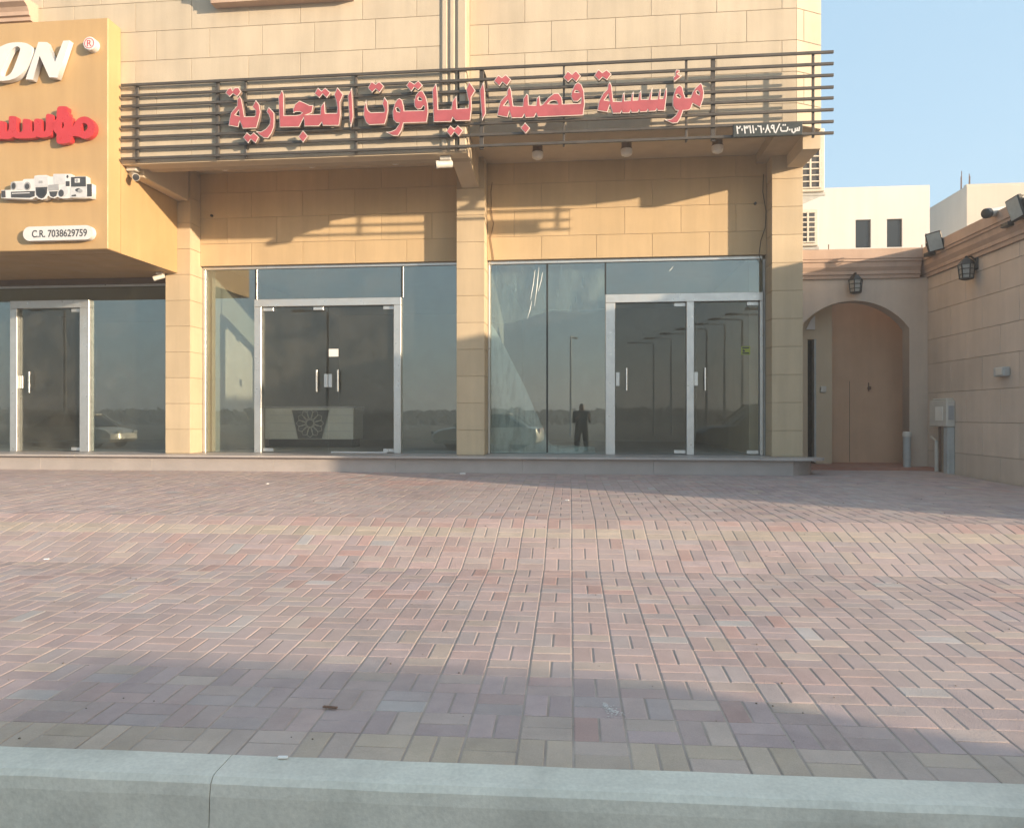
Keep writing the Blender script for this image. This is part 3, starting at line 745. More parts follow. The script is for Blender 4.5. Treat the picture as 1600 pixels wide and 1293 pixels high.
# ------------------------------------------------------------------ steel bar sign
YS = 9.40
sign = thing('bar_sign', 'long sign of eight dark steel rails carrying red Arabic lettering above the two shopfronts', 'sign', (-1.6, YS, 4.66))
ZB = [5.658, 5.515, 5.37, 5.226, 5.09, 4.947, 4.803, 4.66]
for z in ZB:
    q = MB(); dz = random.uniform(-0.003, 0.003)
    q.box(-6.27, 3.04, YS - 0.008, YS + 0.02, z - 0.0185 + dz, z + 0.0165 + dz, 0.003); q.build('rail', M['bar'], sign)
for px, wd in ((212, 0.04), (338, 0.05), (382, 0.03), (555, 0.035), (716, 0.03), (752, 0.055), (881, 0.025), (1073, 0.03), (1115, 0.055), (1272, 0.03)):
    x = at(px, 200, YS).x
    q = MB(); q.box(x - wd / 2, x + wd / 2, YS + 0.022, YS + 0.05, 4.62, 5.67, 0.003); q.build('upright', M['bar'], sign)
for px, yb in ((338, YU), (752, YR), (1115, YR)):
    x = at(px, 200, YS).x
    for z in (5.6, 5.05, 4.72):
        q = MB()
        if yb == YR and z == 5.6:
            q.tube([(x + 0.02, YS + 0.05, 5.63), (x + 0.03, YS + 0.13, 5.61), (x + 0.04, YS + 0.22, 5.53), (x + 0.04, yb - 0.001, 5.42)], 0.018, 6)
        elif z - 0.0 > (4.62 if yb == YU else 4.89): q.box(x - 0.015, x + 0.015, YS + 0.052, yb - 0.001, z - 0.015, z + 0.015)
        else: continue
        q.build('wall_bracket', M['bar'], sign)
YL = YS - 0.075            # letter faces
A_ = (340, 120, 7.273); B_ = (560, 100, 7.273); C_ = (760, 100, 8.889); D_ = (920, 90, 8.0); E_ = (540, 80, 5.0)
GL = [
 (A_, [[(88, 182), (118, 138), (150, 122), (170, 158), (192, 125), (235, 122), (262, 168), (222, 225), (172, 188), (135, 225)]]),
 (A_, [[(248, 218), (268, 255), (285, 340), (303, 452), (415, 450), (430, 437), (432, 385), (395, 340), (432, 265), (470, 315), (485, 400), (470, 470), (440, 580), (285, 586), (250, 500), (232, 570), (125, 550), (135, 480), (150, 410), (185, 370), (220, 330), (222, 260)], [(195, 432), (240, 375), (246, 446)]]),
 (A_, [[(290, 690), (330, 632), (372, 668), (408, 632), (465, 685), (430, 752), (375, 707), (345, 752)]]),
 (A_, [[(580, 345), (640, 410), (642, 500), (638, 570), (610, 640), (570, 695), (520, 690), (470, 655), (437, 618), (490, 625), (550, 590), (590, 540), (597, 480), (580, 430), (555, 395)]]),
 (A_, [[(730, 150), (748, 200), (752, 440), (890, 438), (935, 430), (962, 408), (930, 394), (885, 396), (860, 410), (855, 375), (880, 310), (930, 272), (985, 295), (1040, 322), (1085, 325), (1070, 405), (1012, 430), (1165, 425), (1172, 340), (1212, 285), (1222, 415), (1355, 412), (1360, 350), (1345, 270), (1325, 200), (1360, 120), (1425, 200), (1390, 285), (1395, 440), (1378, 552), (1195, 552), (1182, 515), (1150, 558), (985, 560), (978, 462), (925, 568), (705, 572), (690, 230)]]),
 (A_, [[(918, 680), (968, 610), (1022, 672), (970, 745)]]),
 (A_, [[(1100, 190), (1140, 125), (1180, 162), (1220, 125), (1280, 180), (1240, 238), (1192, 193), (1155, 238)]]),
 (A_, [[(1522, 125), (1530, 250), (1540, 450), (1515, 570), (1500, 500), (1478, 220)]]),
 (B_, [[(108, 270), (150, 200), (195, 230), (235, 200), (288, 250), (240, 322), (195, 280), (155, 322)]]),
 (B_, [[(88, 410), (93, 490), (110, 530), (140, 552), (292, 546), (298, 520), (272, 450), (295, 375), (332, 430), (337, 520), (318, 620), (297, 682), (120, 690), (85, 660), (60, 590), (62, 500)]]),
 (B_, [[(545, 245), (580, 195), (635, 228), (680, 190), (728, 240), (680, 295), (635, 262), (600, 310)]]),
 (B_, [[(465, 388), (495, 410), (513, 480), (518, 532), (745, 528), (752, 490), (740, 470), (712, 508), (672, 515), (637, 480), (632, 430), (650, 360), (690, 307), (728, 305), (765, 370), (785, 450), (792, 540), (775, 660), (512, 668), (490, 750), (450, 813), (390, 812), (312, 772), (362, 770), (420, 745), (458, 692), (465, 668), (430, 664), (395, 630), (388, 545), (412, 450), (438, 405)], [(422, 502), (445, 492), (472, 520), (470, 546), (438, 540)], [(675, 392), (690, 372), (720, 395), (716, 416), (685, 413)]]),
 (B_, [[(880, 220), (893, 300), (904, 518), (1060, 512), (1065, 430), (1112, 360), (1120, 508), (1250, 498), (1255, 420), (1240, 370), (1225, 290), (1258, 200), (1328, 300), (1281, 378), (1285, 500), (1270, 640), (1105, 645), (1072, 605), (1055, 652), (855, 658), (840, 290)]]),
 (B_, [[(1000, 765), (1045, 700), (1090, 742), (1130, 697), (1188, 755), (1140, 820), (1090, 773), (1050, 822)]]),
 (B_, [[(1420, 205), (1434, 300), (1445, 560), (1408, 640), (1395, 500), (1378, 305)]]),
 (C_, [[(105, 235), (165, 155), (215, 188), (270, 147), (340, 215), (285, 300), (222, 248), (180, 305)]]),
 (C_, [[(322, 308), (345, 370), (372, 582), (505, 586), (515, 480), (560, 412), (580, 432), (586, 570), (690, 575), (700, 478), (738, 440), (750, 572), (782, 562), (860, 470), (940, 407), (1000, 405), (1050, 470), (1056, 556), (1310, 546), (1318, 470), (1270, 518), (1205, 515), (1175, 450), (1190, 370), (1230, 285), (1270, 255), (1320, 283), (1355, 380), (1364, 560), (1345, 708), (715, 735), (690, 685), (665, 738), (545, 745), (525, 698), (500, 745), (350, 748), (318, 655), (295, 738), (150, 712), (172, 600), (195, 520), (250, 460), (290, 425), (285, 380)], [(240, 576), (298, 500), (320, 582)], [(855, 552), (885, 518), (930, 505), (975, 512), (992, 556)], [(1225, 392), (1240, 365), (1275, 375), (1287, 396)]]),
 (E_, [[(1368, 600), (1402, 558), (1440, 600), (1408, 642)]]),
 (C_, [[(1070, 185), (1130, 97), (1190, 143), (1245, 92), (1310, 165), (1250, 248), (1190, 198), (1135, 248)]]),
 (D_, [[(70, 225), (120, 147), (170, 188), (225, 152), (282, 205), (230, 280), (172, 242), (130, 285)]]),
 (D_, [[(265, 303), (285, 350), (307, 547), (410, 548), (425, 460), (445, 432), (447, 540), (520, 536), (540, 455), (560, 425), (557, 532), (615, 530), (633, 440), (655, 408), (657, 522), (745, 520), (768, 440), (797, 380), (782, 520), (860, 518), (878, 420), (902, 385), (892, 512), (930, 510), (953, 410), (977, 375), (975, 470), (950, 660), (865, 662), (850, 640), (838, 666), (752, 672), (738, 650), (728, 674), (642, 680), (628, 655), (615, 683), (537, 686), (523, 660), (512, 690), (422, 692), (410, 665), (398, 694), (300, 696), (263, 590), (235, 680), (108, 660), (130, 540), (180, 450), (235, 395), (240, 340)], [(195, 530), (245, 460), (260, 541)]]),
 (D_, [[(1098, 150), (1135, 158), (1132, 186), (1108, 200), (1128, 218), (1162, 224), (1130, 255), (1070, 300), (1058, 246), (1085, 225), (1082, 180)]]),
 (D_, [[(1138, 340), (1170, 370), (1190, 450), (1207, 502), (1272, 500), (1300, 430), (1335, 380), (1402, 315), (1422, 350), (1440, 440), (1430, 520), (1395, 622), (1300, 570), (1275, 640), (1245, 656), (1180, 660), (1150, 750), (1110, 813), (1050, 820), (950, 775), (1030, 770), (1090, 720), (1120, 660), (1085, 655), (1050, 600), (1048, 520), (1068, 440), (1095, 375)], [(1093, 467), (1118, 455), (1152, 490), (1142, 506), (1108, 496)], [(1343, 422), (1360, 410), (1387, 440), (1382, 466), (1352, 450)]]),
]
for (zx, zy, zs_), cons in GL:
    cc = [zm(zx, zy, zs_, YL, c) for c in cons]
    lt = poly_obj('letter', cc, 0.05, YL + 0.052, [M['trim'], M['letter_side']], sign, 0.002)
    poly_obj('letter_face', cc, 0.004, YL + 0.0015, [M['red']], lt, -0.007)
# black number board at the right end
H_ = lambda pts, Y=YS - 0.065: zm(1130, 170, 8.889, Y, pts)
k = H_([(140, 205), (1105, 183), (1105, 362), (140, 392)])
x0, x1 = k[0][0], k[1][0]; z1 = (k[0][1] + k[1][1]) / 2; z0 = (k[2][1] + k[3][1]) / 2
q = MB(); q.box(x0, x1, YS - 0.065, YS - 0.022, z0, z1, 0.006)
nb = q.build('registration_plate', M['plate']); tag(nb, 'black number board with white Arabic digits at the right end of the rail sign', 'number plate')
tx = H_([(178, 340), (1072, 220)])
GLY = {'2': (0.8, [[(.32, 0), (.16, 1), (.36, .74), (.6, .74), (.76, .98)]]), '0': (0.5, [[(.25, .42), (.251, .58)]]), '3': (0.95, [[(.3, 0), (.14, 1), (.22, .74), (.44, .72), (.5, .95)], [(.44, .72), (.72, .72), (.84, .98)]]),
       '1': (0.5, [[(.34, 0), (.18, 1)]]), '6': (0.8, [[(.08, .95), (.34, .86), (.58, .9), (.7, 0)]]), '8': (0.95, [[(.08, 0), (.36, .55), (.46, 1)], [(.44, .9), (.62, .45), (.9, 0)]]),
       '9': (0.8, [[(.56, .9), (.36, .98), (.16, .84), (.16, .62), (.36, .52), (.56, .6)], [(.57, .95), (.62, .4), (.7, 0)]]), '/': (0.9, [[(.12, -.1), (.78, 1.1)]]),
       't': (1.45, [[(.08, .6), (.1, .25), (.3, .08), (1.05, .08), (1.28, .25), (1.28, .6)], [(.5, .9), (.51, 1.0)], [(.85, .9), (.86, 1.0)]]), '.': (0.45, [[(.2, .2), (.201, .3)]]),
       's': (1.55, [[(.1, .3), (.14, -.05), (.4, -.2), (.66, -.05), (.7, .4)], [(.7, .1), (1.0, .1), (1.04, .45)], [(1.0, .1), (1.34, .1), (1.4, .55)]])}
txt = '2031106089/t.s'; tw = sum(GLY[c_][0] for c_ in txt)
gx0, gx1, gz0, gz1 = tx[0][0], tx[1][0], z0 + 0.045, z1 - 0.03
kx, kz = (gx1 - gx0) / tw, gz1 - gz0
q = MB(); cur = 0; ns = 0
for c_ in txt:
    for stroke in GLY[c_][1]:
        pts = [Vector((gx0 + (cur + a_) * kx, gz0 + b_ * kz)) for a_, b_ in stroke]
        for p_, n_ in zip(pts[:-1], pts[1:]):
            dv = (n_ - p_).normalized(); nv = Vector((-dv.y, dv.x)) * 0.0078; p2, n2 = p_ - dv * 0.006, n_ + dv * 0.006; ns += 1
            yf = YS - 0.0665 - 0.0003 * (ns % 7)
            q.prism([tuple(p2 + nv), tuple(p2 - nv), tuple(n2 - nv), tuple(n2 + nv)], yf, YS - 0.0655)
    cur += GLY[c_][0]
q.build('plate_text', M['white'], nb)

# ------------------------------------------------------------------ lamps, cameras and other fittings on the building
def ceiling_lamp(loc, label):
    t = thing('ceiling_lamp', label, 'lamp', loc, 'opal lamps under the overhang')
    return t
proto = None
LP = [(840, 240, 10.4, 'opal dome lamp under the overhang nearest the middle pier'), (979, 236, 10.4, 'opal dome lamp under the overhang above the right window middle'), (1121, 229, 10.4, 'opal dome lamp under the overhang behind the black number board'),
      (350, 255, 10.4, 'opal dome lamp half hidden behind the rail sign nearest the mustard box'), (486, 252, 10.4, 'opal dome lamp half hidden behind the rail sign above the reception door'), (617, 249, 10.4, 'opal dome lamp half hidden behind the rail sign near the middle camera')]
for px, py, Y, lab in LP:
    p = at(px, py, Y); p.z = 5.018
    if proto is None:
        proto = thing('ceiling_lamp', lab, 'lamp', (0, 0, 0), 'opal lamps under the overhang')
        q = MB(); q.lathe([(0.07, 0), (0.07, -0.10), (0.08, -0.105), (0.08, -0.115)], (0, 0, 0), 20); q.build('lamp_base', M['lamp_base'], proto, True)
        q = MB(); q.lathe([(0.079, -0.116), (0.082, -0.16), (0.07, -0.195), (0.04, -0.212), (0.0, -0.217)], (0, 0, 0), 20); q.build('lamp_dome', M['lamp_dome'], proto, True)
        proto.location = p; ORG[proto.name] = p
    else:
        dup(proto, p, lab)
def cctv(label, loc, yaw, pitch, s=1.0, drop=0.06):
    t = thing('security_camera', label, 'camera', loc)
    q = MB(); q.box(-0.075 * s, 0.075 * s, -0.05 * s, 0.05 * s, -0.055 * s, 0, 0.008 * s); q.tube([(0, 0, -0.05 * s), (0, 0, -0.055 * s - drop)], 0.018 * s, 8)
    o = q.build('mount', M['offwhite']); o.parent = t
    R = Matrix.Translation((0, 0, -0.085 * s - drop)) @ Matrix.Rotation(yaw, 4, 'Z') @ Matrix.Rotation(pitch, 4, 'X')
    q = MB(); v0 = len(q.v); q.lathe([(0.04 * s, -0.09 * s), (0.045 * s, -0.08 * s), (0.045 * s, 0.09 * s), (0.05 * s, 0.1 * s), (0.05 * s, 0.13 * s)], (0, 0, 0), 16, 'y'); q.v = [tuple(R @ Vector(v)) for v in q.v]
    o = q.build('camera_body', M['offwhite'], None, True); o.parent = t
    q = MB(); q.lathe([(0.044 * s, 0.105 * s), (0.044 * s, 0.134 * s), (0.02 * s, 0.136 * s)], (0, 0, 0), 16, 'y'); q.v = [tuple(R @ Vector(v)) for v in q.v]
    o = q.build('lens', M['dark'], None, True); o.parent = t
    return t
# (0,0,0)-built parts hang below the mounting point
p = at(207, 262, 9.62); cctv('white bullet security camera under the overhang beside the mustard box', (p.x + 0.02, 9.6, 4.604), radians(50), radians(24), 1.0, 0.02)
p = at(697, 246, 9.62); cctv('white bullet security camera under the overhang beside the middle bracket beam', (p.x, 9.6, 4.604), radians(-75), radians(5), 1.0, 0.015)
p = at(250, 434, YP - 0.1); cctv('small white security camera under the rear corner of the mustard box', (p.x, YP - 0.1, 3.389), radians(-70), radians(18), 0.75, 0.01)
# wires
def cable(label, pts, r=0.006, m=None):
    q = MB(); q.tube(pts, r, 5); o = q.build('cable', m or M['seal'], None, True); return tag(o, label, 'cable')
yw = YW - 0.008
cable('thin dark cable hanging down the wall just right of the middle pier', [at(769, 285, yw), at(767, 300, yw), at(768, 330, yw), at(771, 350, yw), at(766, 372, yw), at(770, 395, yw), at(771, 406, yw)], 0.005, M['rust'])
cable('thin dark cable hanging down the wall beside the right pier', [at(1193, 272, yw), at(1192, 300, yw), at(1197, 330, yw), at(1196, 355, yw), at(1189, 375, yw), at(1186, 398, yw), at(1190, 410, YG - 0.05)], 0.005)
q = MB(); p = at(331, 337, yw); q.lathe([(0.02, 0), (0.02, 0.03)], (p.x, YW, p.z), 8, 'y'); o = q.build('wall_plug', M['dark']); tag(o, 'small black outlet stub on the wall over the left window', 'outlet')
q = MB(); p = at(1180, 318, yw); q.lathe([(0.02, 0), (0.02, 0.03)], (p.x, YW, p.z), 8, 'y'); o = q.build('wall_plug', M['dark']); tag(o, 'small black outlet stub on the wall over the right window', 'outlet')

# outdoor units on the building's right flank, grilles to the street
def ac_unit(label, x0, x1, z0, z1, Y, nb_, mul):
    t = thing('air_conditioner', label, 'air conditioner', ((x0 + x1) / 2, Y, z0), 'outdoor units on the building flank')
    q = MB(); q.box(x0, x1, Y, Y + 0.34, z0, z1, 0.012); q.build('casing', M['offwhite'], t)
    q = MB(); q.box(x0 + 0.03, x1 - 0.06, Y - 0.004, Y - 0.001, z0 + 0.06, z1 - 0.05); q.build('coil', M['ink'], t)
    H = z1 - z0 - 0.11
    for k in range(nb_ + 1):
        z = z0 + 0.06 + H * k / nb_
        q = MB(); q.box(x0 + 0.02, x1 - 0.05, Y - 0.022, Y - 0.005, z - 0.011, z + 0.011, 0.003); q.build('grille_bar', M['offwhite'], t)
    for x in mul:
        q = MB(); q.box(x - 0.014, x + 0.014, Y - 0.026, Y - 0.0225, z0 + 0.05, z1 - 0.04); q.build('grille_bar', M['offwhite'], t)
    q = MB(); q.box(3.09, x1 + 0.02, Y + 0.04, Y + 0.08, z0 - 0.05, z0 - 0.003); q.prism([(3.09, z0 - 0.051), (x1 - 0.02, z0 - 0.051), (3.09, z0 - 0.35)], Y + 0.05, Y + 0.07); q.build('wall_bracket', M['galv'], t)
    return t
Ya = 12.3
a, c = at(1289, 213, Ya), at(1289, 302, Ya)
ac_unit('tall white air conditioner outdoor unit high on the building flank', 3.0, a.x, at(1280, 299, Ya).z, at(1280, 200, Ya).z, Ya, 9, (at(1262, 250, Ya).x + 0.04, at(1281, 250, Ya).x))
a = at(1279, 330, Ya)
ac_unit('lower white air conditioner outdoor unit just above the arch cornice', 3.0, a.x, at(1270, 384, Ya).z, at(1270, 327, Ya).z, Ya, 6, (at(1262, 350, Ya).x, ))
b = MB(); b.box(2.5, 3.07, 11.61, 18, 0.3, 9.4); b.build('flank_wall', M['render'], bld)

# ------------------------------------------------------------------ boundary wall on the right with its cornice
XW, YE = 5.22, 5.75
bw = thing('boundary_wall', 'tall beige block boundary wall with moulded cornice on the right', 'wall', (XW, 8.8, 0.33))
b = MB(); b.box(XW + 0.012, XW + 0.3, YE, 20, -0.3, 3.29); b.build('wall_core', M['wall_joint'], bw)
rows = [0.25, 0.653, 1.089, 1.52, 1.96, 2.33, 2.75, 3.10, 3.29]
rw = random.Random(3)
for i in range(len(rows) - 1):
    off = 0.0 if i % 2 else 0.42
    ys = [YE]; y = YE + 0.35 + off
    while y < 13.4: ys.append(y); y += 0.84
    ys.append(13.6)
    for a, c in zip(ys[:-1], ys[1:]):
        inst('stone_block', slab_mesh(c - a - 0.006, rows[i + 1] - rows[i] - 0.007, 0.012, 0.003, M['wall_stone']), (XW + 0.012, (a + c) / 2, (rows[i] + rows[i + 1]) / 2), bw, (0, 0, -pi / 2))
def cornice_prof(sgn):           # (offset outwards, z)
    return [(0.0, 3.292), (0.03, 3.292), (0.03, 3.345), (0.05, 3.352), (0.05, 3.40), (0.085, 3.46), (0.095, 3.53), (0.115, 3.54), (0.115, 3.575), (0.13, 3.58), (0.13, 3.72), (0.10, 3.735), (-0.15, 3.735), (-0.15, 3.292)]
b = MB(); b.prism([(XW - o_, z) for o_, z in cornice_prof(1)], YE - 0.02, 20, 'y')
b.build('cornice', M['cornice'], bw)
b = MB(); b.box(XW + 0.152, XW + 0.36, YE - 0.02, 20, 3.292, 3.73); b.build('coping', M['cornice'], bw)

# arch wall between the building and the boundary wall
YAW = 11.85
aw = thing('arch_wall', 'beige wall with a segmental arched passage between the building and the boundary wall', 'wall', (4.2, YAW, 0.38))
xa0, xa1 = 3.09, XW - 0.002
ax0, ax1 = 3.36, 4.949; zs0 = 2.55; ztop = 2.955; cxa = at(1337, 470, YAW).x
arc = []
xL, xR = 3.30, ax1
for k in range(21):
    t = k / 20; x = xL + (xR - xL) * t
    half = (xR - xL) / 2; rise = ztop - 2.52
    Rr = (half ** 2 + rise ** 2) / (2 * rise)
    arc.append((x, 2.52 + sqrt(max(0, Rr ** 2 - (x - (xL + xR) / 2) ** 2)) - (Rr - rise)))
b = MB()
outer = [(xa0, 0.2), (xL, 0.2)] + arc + [(xR, 0.2), (xa1, 0.2), (xa1, 3.29), (xa0, 3.29)]
tmp = poly_mesh('arch_panel', [outer], 0.25, YAW + 0.25, [M['wall_stone']])
link(bpy.data.objects.new('arch_panel', tmp), aw)
b = MB(); b.prism([(YAW - o_, z) for o_, z in cornice_prof(1)][:-2] + [(YAW + 0.25, 3.735), (YAW + 0.25, 3.292)], xa0, XW - 0.131, 'x'); b.build('cornice', M['cornice'], aw)
# passage behind the arch
pf = MB(); pf.box(3.06, XW + 0.01, 11.45, 15, 0.1, 0.402); tag(pf.build('passage_floor', M['redfloor']), kind='structure')
pw = thing('passage_wall', 'peach rendered wall with bounce light put into its colour, seen through the arch with a plain flush door', 'wall', (4.4, 12.7, 0.4))
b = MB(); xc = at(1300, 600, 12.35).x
b.box(xc, XW, 12.7, 12.9, 0.3, 3.55); b.build('back_wall', M['warmed'], pw)
b = MB(); b.box(at(1327, 600, 12.7).x, at(1327, 600, 12.7).x + 0.008, 12.697, 12.699, 0.41, 1.75); b.build('panel_joint', M['lamp_base'], pw)
b = MB(); p = at(1358, 606, 12.67); b.lathe([(0.012, 0), (0.012, 0.03), (0.03, 0.035), (0.03, 0.05), (0.0, 0.055)], (p.x, 12.7, p.z), 10, 'y'); b.box(p.x - 0.006, p.x + 0.006, 12.685, 12.699, p.z - 0.05, p.z + 0.09); b.build('door_knob', M['rust'], pw)
sw = thing('side_room', 'beige side room front inside the passage with a narrow open dark doorway', 'wall', (3.6, 12.35, 0.4))
dx = at(1262, 600, 12.35).x; dx2 = at(1275, 600, 12.35).x; dz = at(1268, 530, 12.35).z
b = MB(); b.box(3.05, dx, 12.35, 12.56, 0.3, 3.6); b.box(dx2, xc, 12.35, 12.56, 0.3, 3.6); b.box(dx, dx2, 12.35, 12.56, dz, 3.6); b.box(xc - 0.1, xc, 12.56, 12.7, 0.3, 3.6); b.build('front_wall', M['render'], sw)
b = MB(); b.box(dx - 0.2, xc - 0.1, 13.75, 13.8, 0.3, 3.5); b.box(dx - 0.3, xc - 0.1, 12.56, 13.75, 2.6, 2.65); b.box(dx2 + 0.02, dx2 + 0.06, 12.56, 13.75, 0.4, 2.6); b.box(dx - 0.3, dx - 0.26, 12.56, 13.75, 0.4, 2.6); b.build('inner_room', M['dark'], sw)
b = MB(); b.box(dx2 - 0.035, dx2 - 0.001, 12.33, 12.45, 0.42, dz, 0.003); b.build('door_jamb', M['galv'], sw)
p = at(1286, 608, 12.33); b = MB(); b.box(p.x - 0.04, p.x + 0.05, 12.32, 12.349, p.z - 0.05, p.z + 0.05, 0.006); b.build('light_switch', M['offwhite'], sw)
p = at(1267, 505, 12.33); b = MB(); b.prism([(p.x - 0.08, p.z - 0.1), (p.x + 0.06, p.z - 0.1), (p.x + 0.06, p.z + 0.12), (p.x + 0.0, p.z + 0.06)], 12.31, 12.349); b.build('door_plaque', M['white'], sw)
# short capped pipe by the arch jamb
p = at(1411, 727, 11.6); q = thing('pipe_post', 'short grey upright pipe with a pale cap beside the right arch jamb', 'pipe', (4.86, 11.7, 0.36))
b = MB(); b.tube([(4.86, 11.72, 0.36), (4.86, 11.72, 0.86)], 0.055, 12); b.build('pipe', M['galv'], q, True)
b = MB(); b.lathe([(0.066, 0), (0.066, 0.05), (0.05, 0.075), (0, 0.08)], (4.86, 11.72, 0.86), 14); b.build('pipe_cap', M['offwhite'], q, True)

# lanterns
def lantern(label, loc, rotz):
    t = thing('wall_lantern', label, 'lantern', loc, 'wall lanterns'); t.rotation_euler = (0, 0, rotz)
    def P(q, n, m, s=False):
        o = q.build(n, m, None, s); o.parent = t; return o
    # local: wall plane y=0, front -y
    q = MB(); q.box(-0.05, 0.05, -0.02, -0.001, 0.02, 0.2, 0.006); q.tube([(0, -0.02, 0.15), (0, -0.07, 0.2), (0, -0.12, 0.19)], 0.012, 8); P(q, 'wall_arm', M['lantern'])
    q = MB(); q.lathe([(0.0, 0.215), (0.02, 0.205), (0.018, 0.18), (0.055, 0.165), (0.105, 0.10), (0.11, 0.09), (0.0, 0.088)], (0, -0.13, 0), 6); P(q, 'lantern_roof', M['lantern'])
    q = MB(); q.lathe([(0.095, 0.087), (0.075, -0.09)], (0, -0.13, 0), 6); P(q, 'lantern_glass', M['lamp_glass'])
    for k in range(6):
        w = 2 * pi * k / 6
        q = MB(); q.tube([(0.1 * cos(w), -0.13 + 0.1 * sin(w), 0.09), (0.08 * cos(w), -0.13 + 0.08 * sin(w), -0.095)], 0.008, 5); P(q, 'lantern_bar', M['lantern'])
    q = MB()
    for z, r in ((0.03, 0.093), (-0.04, 0.085)):
        pts = [(r * cos(2 * pi * k / 6), -0.13 + r * sin(2 * pi * k / 6), z) for k in range(7)]; q.tube(pts, 0.006, 5)
    P(q, 'lantern_band', M['lantern'])
    q = MB(); q.lathe([(0.0, -0.12), (0.05, -0.115), (0.088, -0.1), (0.088, -0.088), (0, -0.087)], (0, -0.13, 0), 6); P(q, 'lantern_base', M['lantern'])
    return t
p = at(1337, 447, YAW - 0.13); lantern('dark hexagonal wall lantern centred above the passage arch', (p.x, YAW, p.z), 0)
p = atx(1514, 424, XW - 0.1); lantern('dark hexagonal wall lantern on the right boundary wall under the cornice', (XW, p.y, p.z), -pi / 2)
# floodlights on the boundary wall cornice
def flood(label, loc, yaw, pitch):
    t = thing('floodlight', label, 'floodlight', loc, 'floodlights along the boundary wall top')
    R = Matrix.Rotation(yaw, 4, 'Z') @ Matrix.Rotation(pitch, 4, 'X') @ Matrix.Rotation(radians(-11), 4, 'Y') @ Matrix.Scale(0.85, 4)
    def P(q, n, m, s=False, r=True):
        if r: q.v = [tuple(R @ Vector(v)) for v in q.v]
        o = q.build(n, m, None, s); o.parent = t; return o
    q = MB(); q.box(-0.12, 0.12, -0.05, 0.02, -0.16, 0.16, 0.012)
    for k in range(7): q.box(-0.1, 0.1, 0.021, 0.06, -0.14 + k * 0.045, -0.125 + k * 0.045)
    P(q, 'lamp_housing', M['lantern'])
    q = MB(); q.box(-0.1, 0.1, -0.056, -0.0505, -0.14, 0.14); P(q, 'lamp_glass', M['lens'])
    q = MB(); q.tube([R @ Vector((-0.13, 0, 0)), R @ Vector((-0.14, 0.1, 0)), (0.05, 0.28, -0.12)], 0.01, 6); q.tube([R @ Vector((0.13, 0, 0)), R @ Vector((0.14, 0.1, 0)), (0.05, 0.28, -0.12)], 0.01, 6)
    q.box(0.0, 0.1, 0.2, 0.36, -0.15, -0.1, 0.004)
    P(q, 'yoke', M['lantern'], False, False)
    return t
M['lantern'].node_tree.nodes['Principled BSDF'].inputs['Roughness'].default_value = 0.5
p = atx(1461, 377, XW - 0.22); f1 = flood('dark framed square floodlight tilted down at the inner end of the boundary wall cornice', (p.x, p.y, p.z), radians(-28), radians(14))
p = atx(1590, 325, XW - 0.16); f2 = flood('floodlight cut by the right picture edge on the boundary wall cornice', (p.x, p.y, p.z), radians(-75), radians(10))
p = atx(1556, 331, XW - 0.12)
t = thing('security_camera', 'white bullet security camera on the boundary wall cornice between the floodlights', 'camera', (p.x, p.y, p.z))
R = Matrix.Rotation(radians(-62), 4, 'Z') @ Matrix.Rotation(radians(12), 4, 'X')
for nm, prof, m in (('camera_body', [(0.05, -0.16), (0.055, -0.15), (0.055, 0.12), (0.06, 0.14)], M['offwhite']), ('lens', [(0.062, 0.13), (0.062, 0.19), (0.04, 0.2)], M['dark'])):
    q = MB(); q.lathe(prof, (0, 0, 0), 14, 'y'); q.v = [tuple(R @ Vector(v)) for v in q.v]; o = q.build(nm, m, None, True); o.parent = t
q = MB(); q.tube([R @ Vector((0, 0.12, -0.03)), (0.08, 0.2, -0.08)], 0.02, 8); q.box(0.04, 0.14, 0.17, 0.3, -0.11, -0.02, 0.006); o = q.build('mount', M['offwhite']); o.parent = t
# meter box with pipes, outlet box
mbx = thing('meter_box', 'pale twin meter box on the boundary wall beside the arch', 'meter box', (XW, 11.4, 1.03))
y0, y1 = atx(1479, 640, XW - 0.12).y, atx(1452, 640, XW - 0.12).y
z0, z1 = 1.02, 1.40
q = MB(); q.box(XW - 0.12, XW - 0.001, y0, y1, z0, z1, 0.012); q.box(XW - 0.1, XW - 0.001, y0 + 0.05, y1 - 0.05, z1, z1 + 0.03, 0.01); q.build('cabinet', M['offwhite'], mbx)
q = MB(); q.box(XW - 0.127, XW - 0.1205, y0 + (y1 - y0) * 0.2, y0 + (y1 - y0) * 0.62, z0 + 0.09, z1 - 0.09); q.build('meter_window', M['desk'], mbx)
q = MB(); q.box(XW - 0.095, XW - 0.025, y0 - 0.006, y0 - 0.0005, z0 + 0.1, z1 - 0.08); q.build('meter_window', M['grey_print'], mbx)
q = MB(); q.box(XW - 0.10, XW - 0.001, y0 + 0.01, y0 + 0.14, 0.33, z0 - 0.001, 0.01); q.build('cable_duct', M['galv'], mbx)
q = MB(); q.tube([(XW - 0.06, y1 - 0.2, z0), (XW - 0.06, y1 - 0.2, 0.36)], 0.02, 8); q.build('conduit', M['rust'], mbx)
q = MB(); q.tube([(XW - 0.06, y1 - 0.1, 0.8), (XW - 0.06, y1 - 0.1, 0.36)], 0.03, 8); q.tube([(XW - 0.06, y1 - 0.1, 0.8), (XW - 0.05, y1 + 0.1, 0.86)], 0.018, 8); q.build('conduit', M['offwhite'], mbx)
p = atx(1564, 581, XW - 0.05)
q = MB(); q.box(XW - 0.08, XW - 0.001, p.y - 0.12, p.y + 0.12, p.z - 0.055, p.z + 0.06, 0.01); ob = q.build('outlet_box', M['galv']); tag(ob, 'small grey weatherproof outlet box alone on the boundary wall', 'outlet')
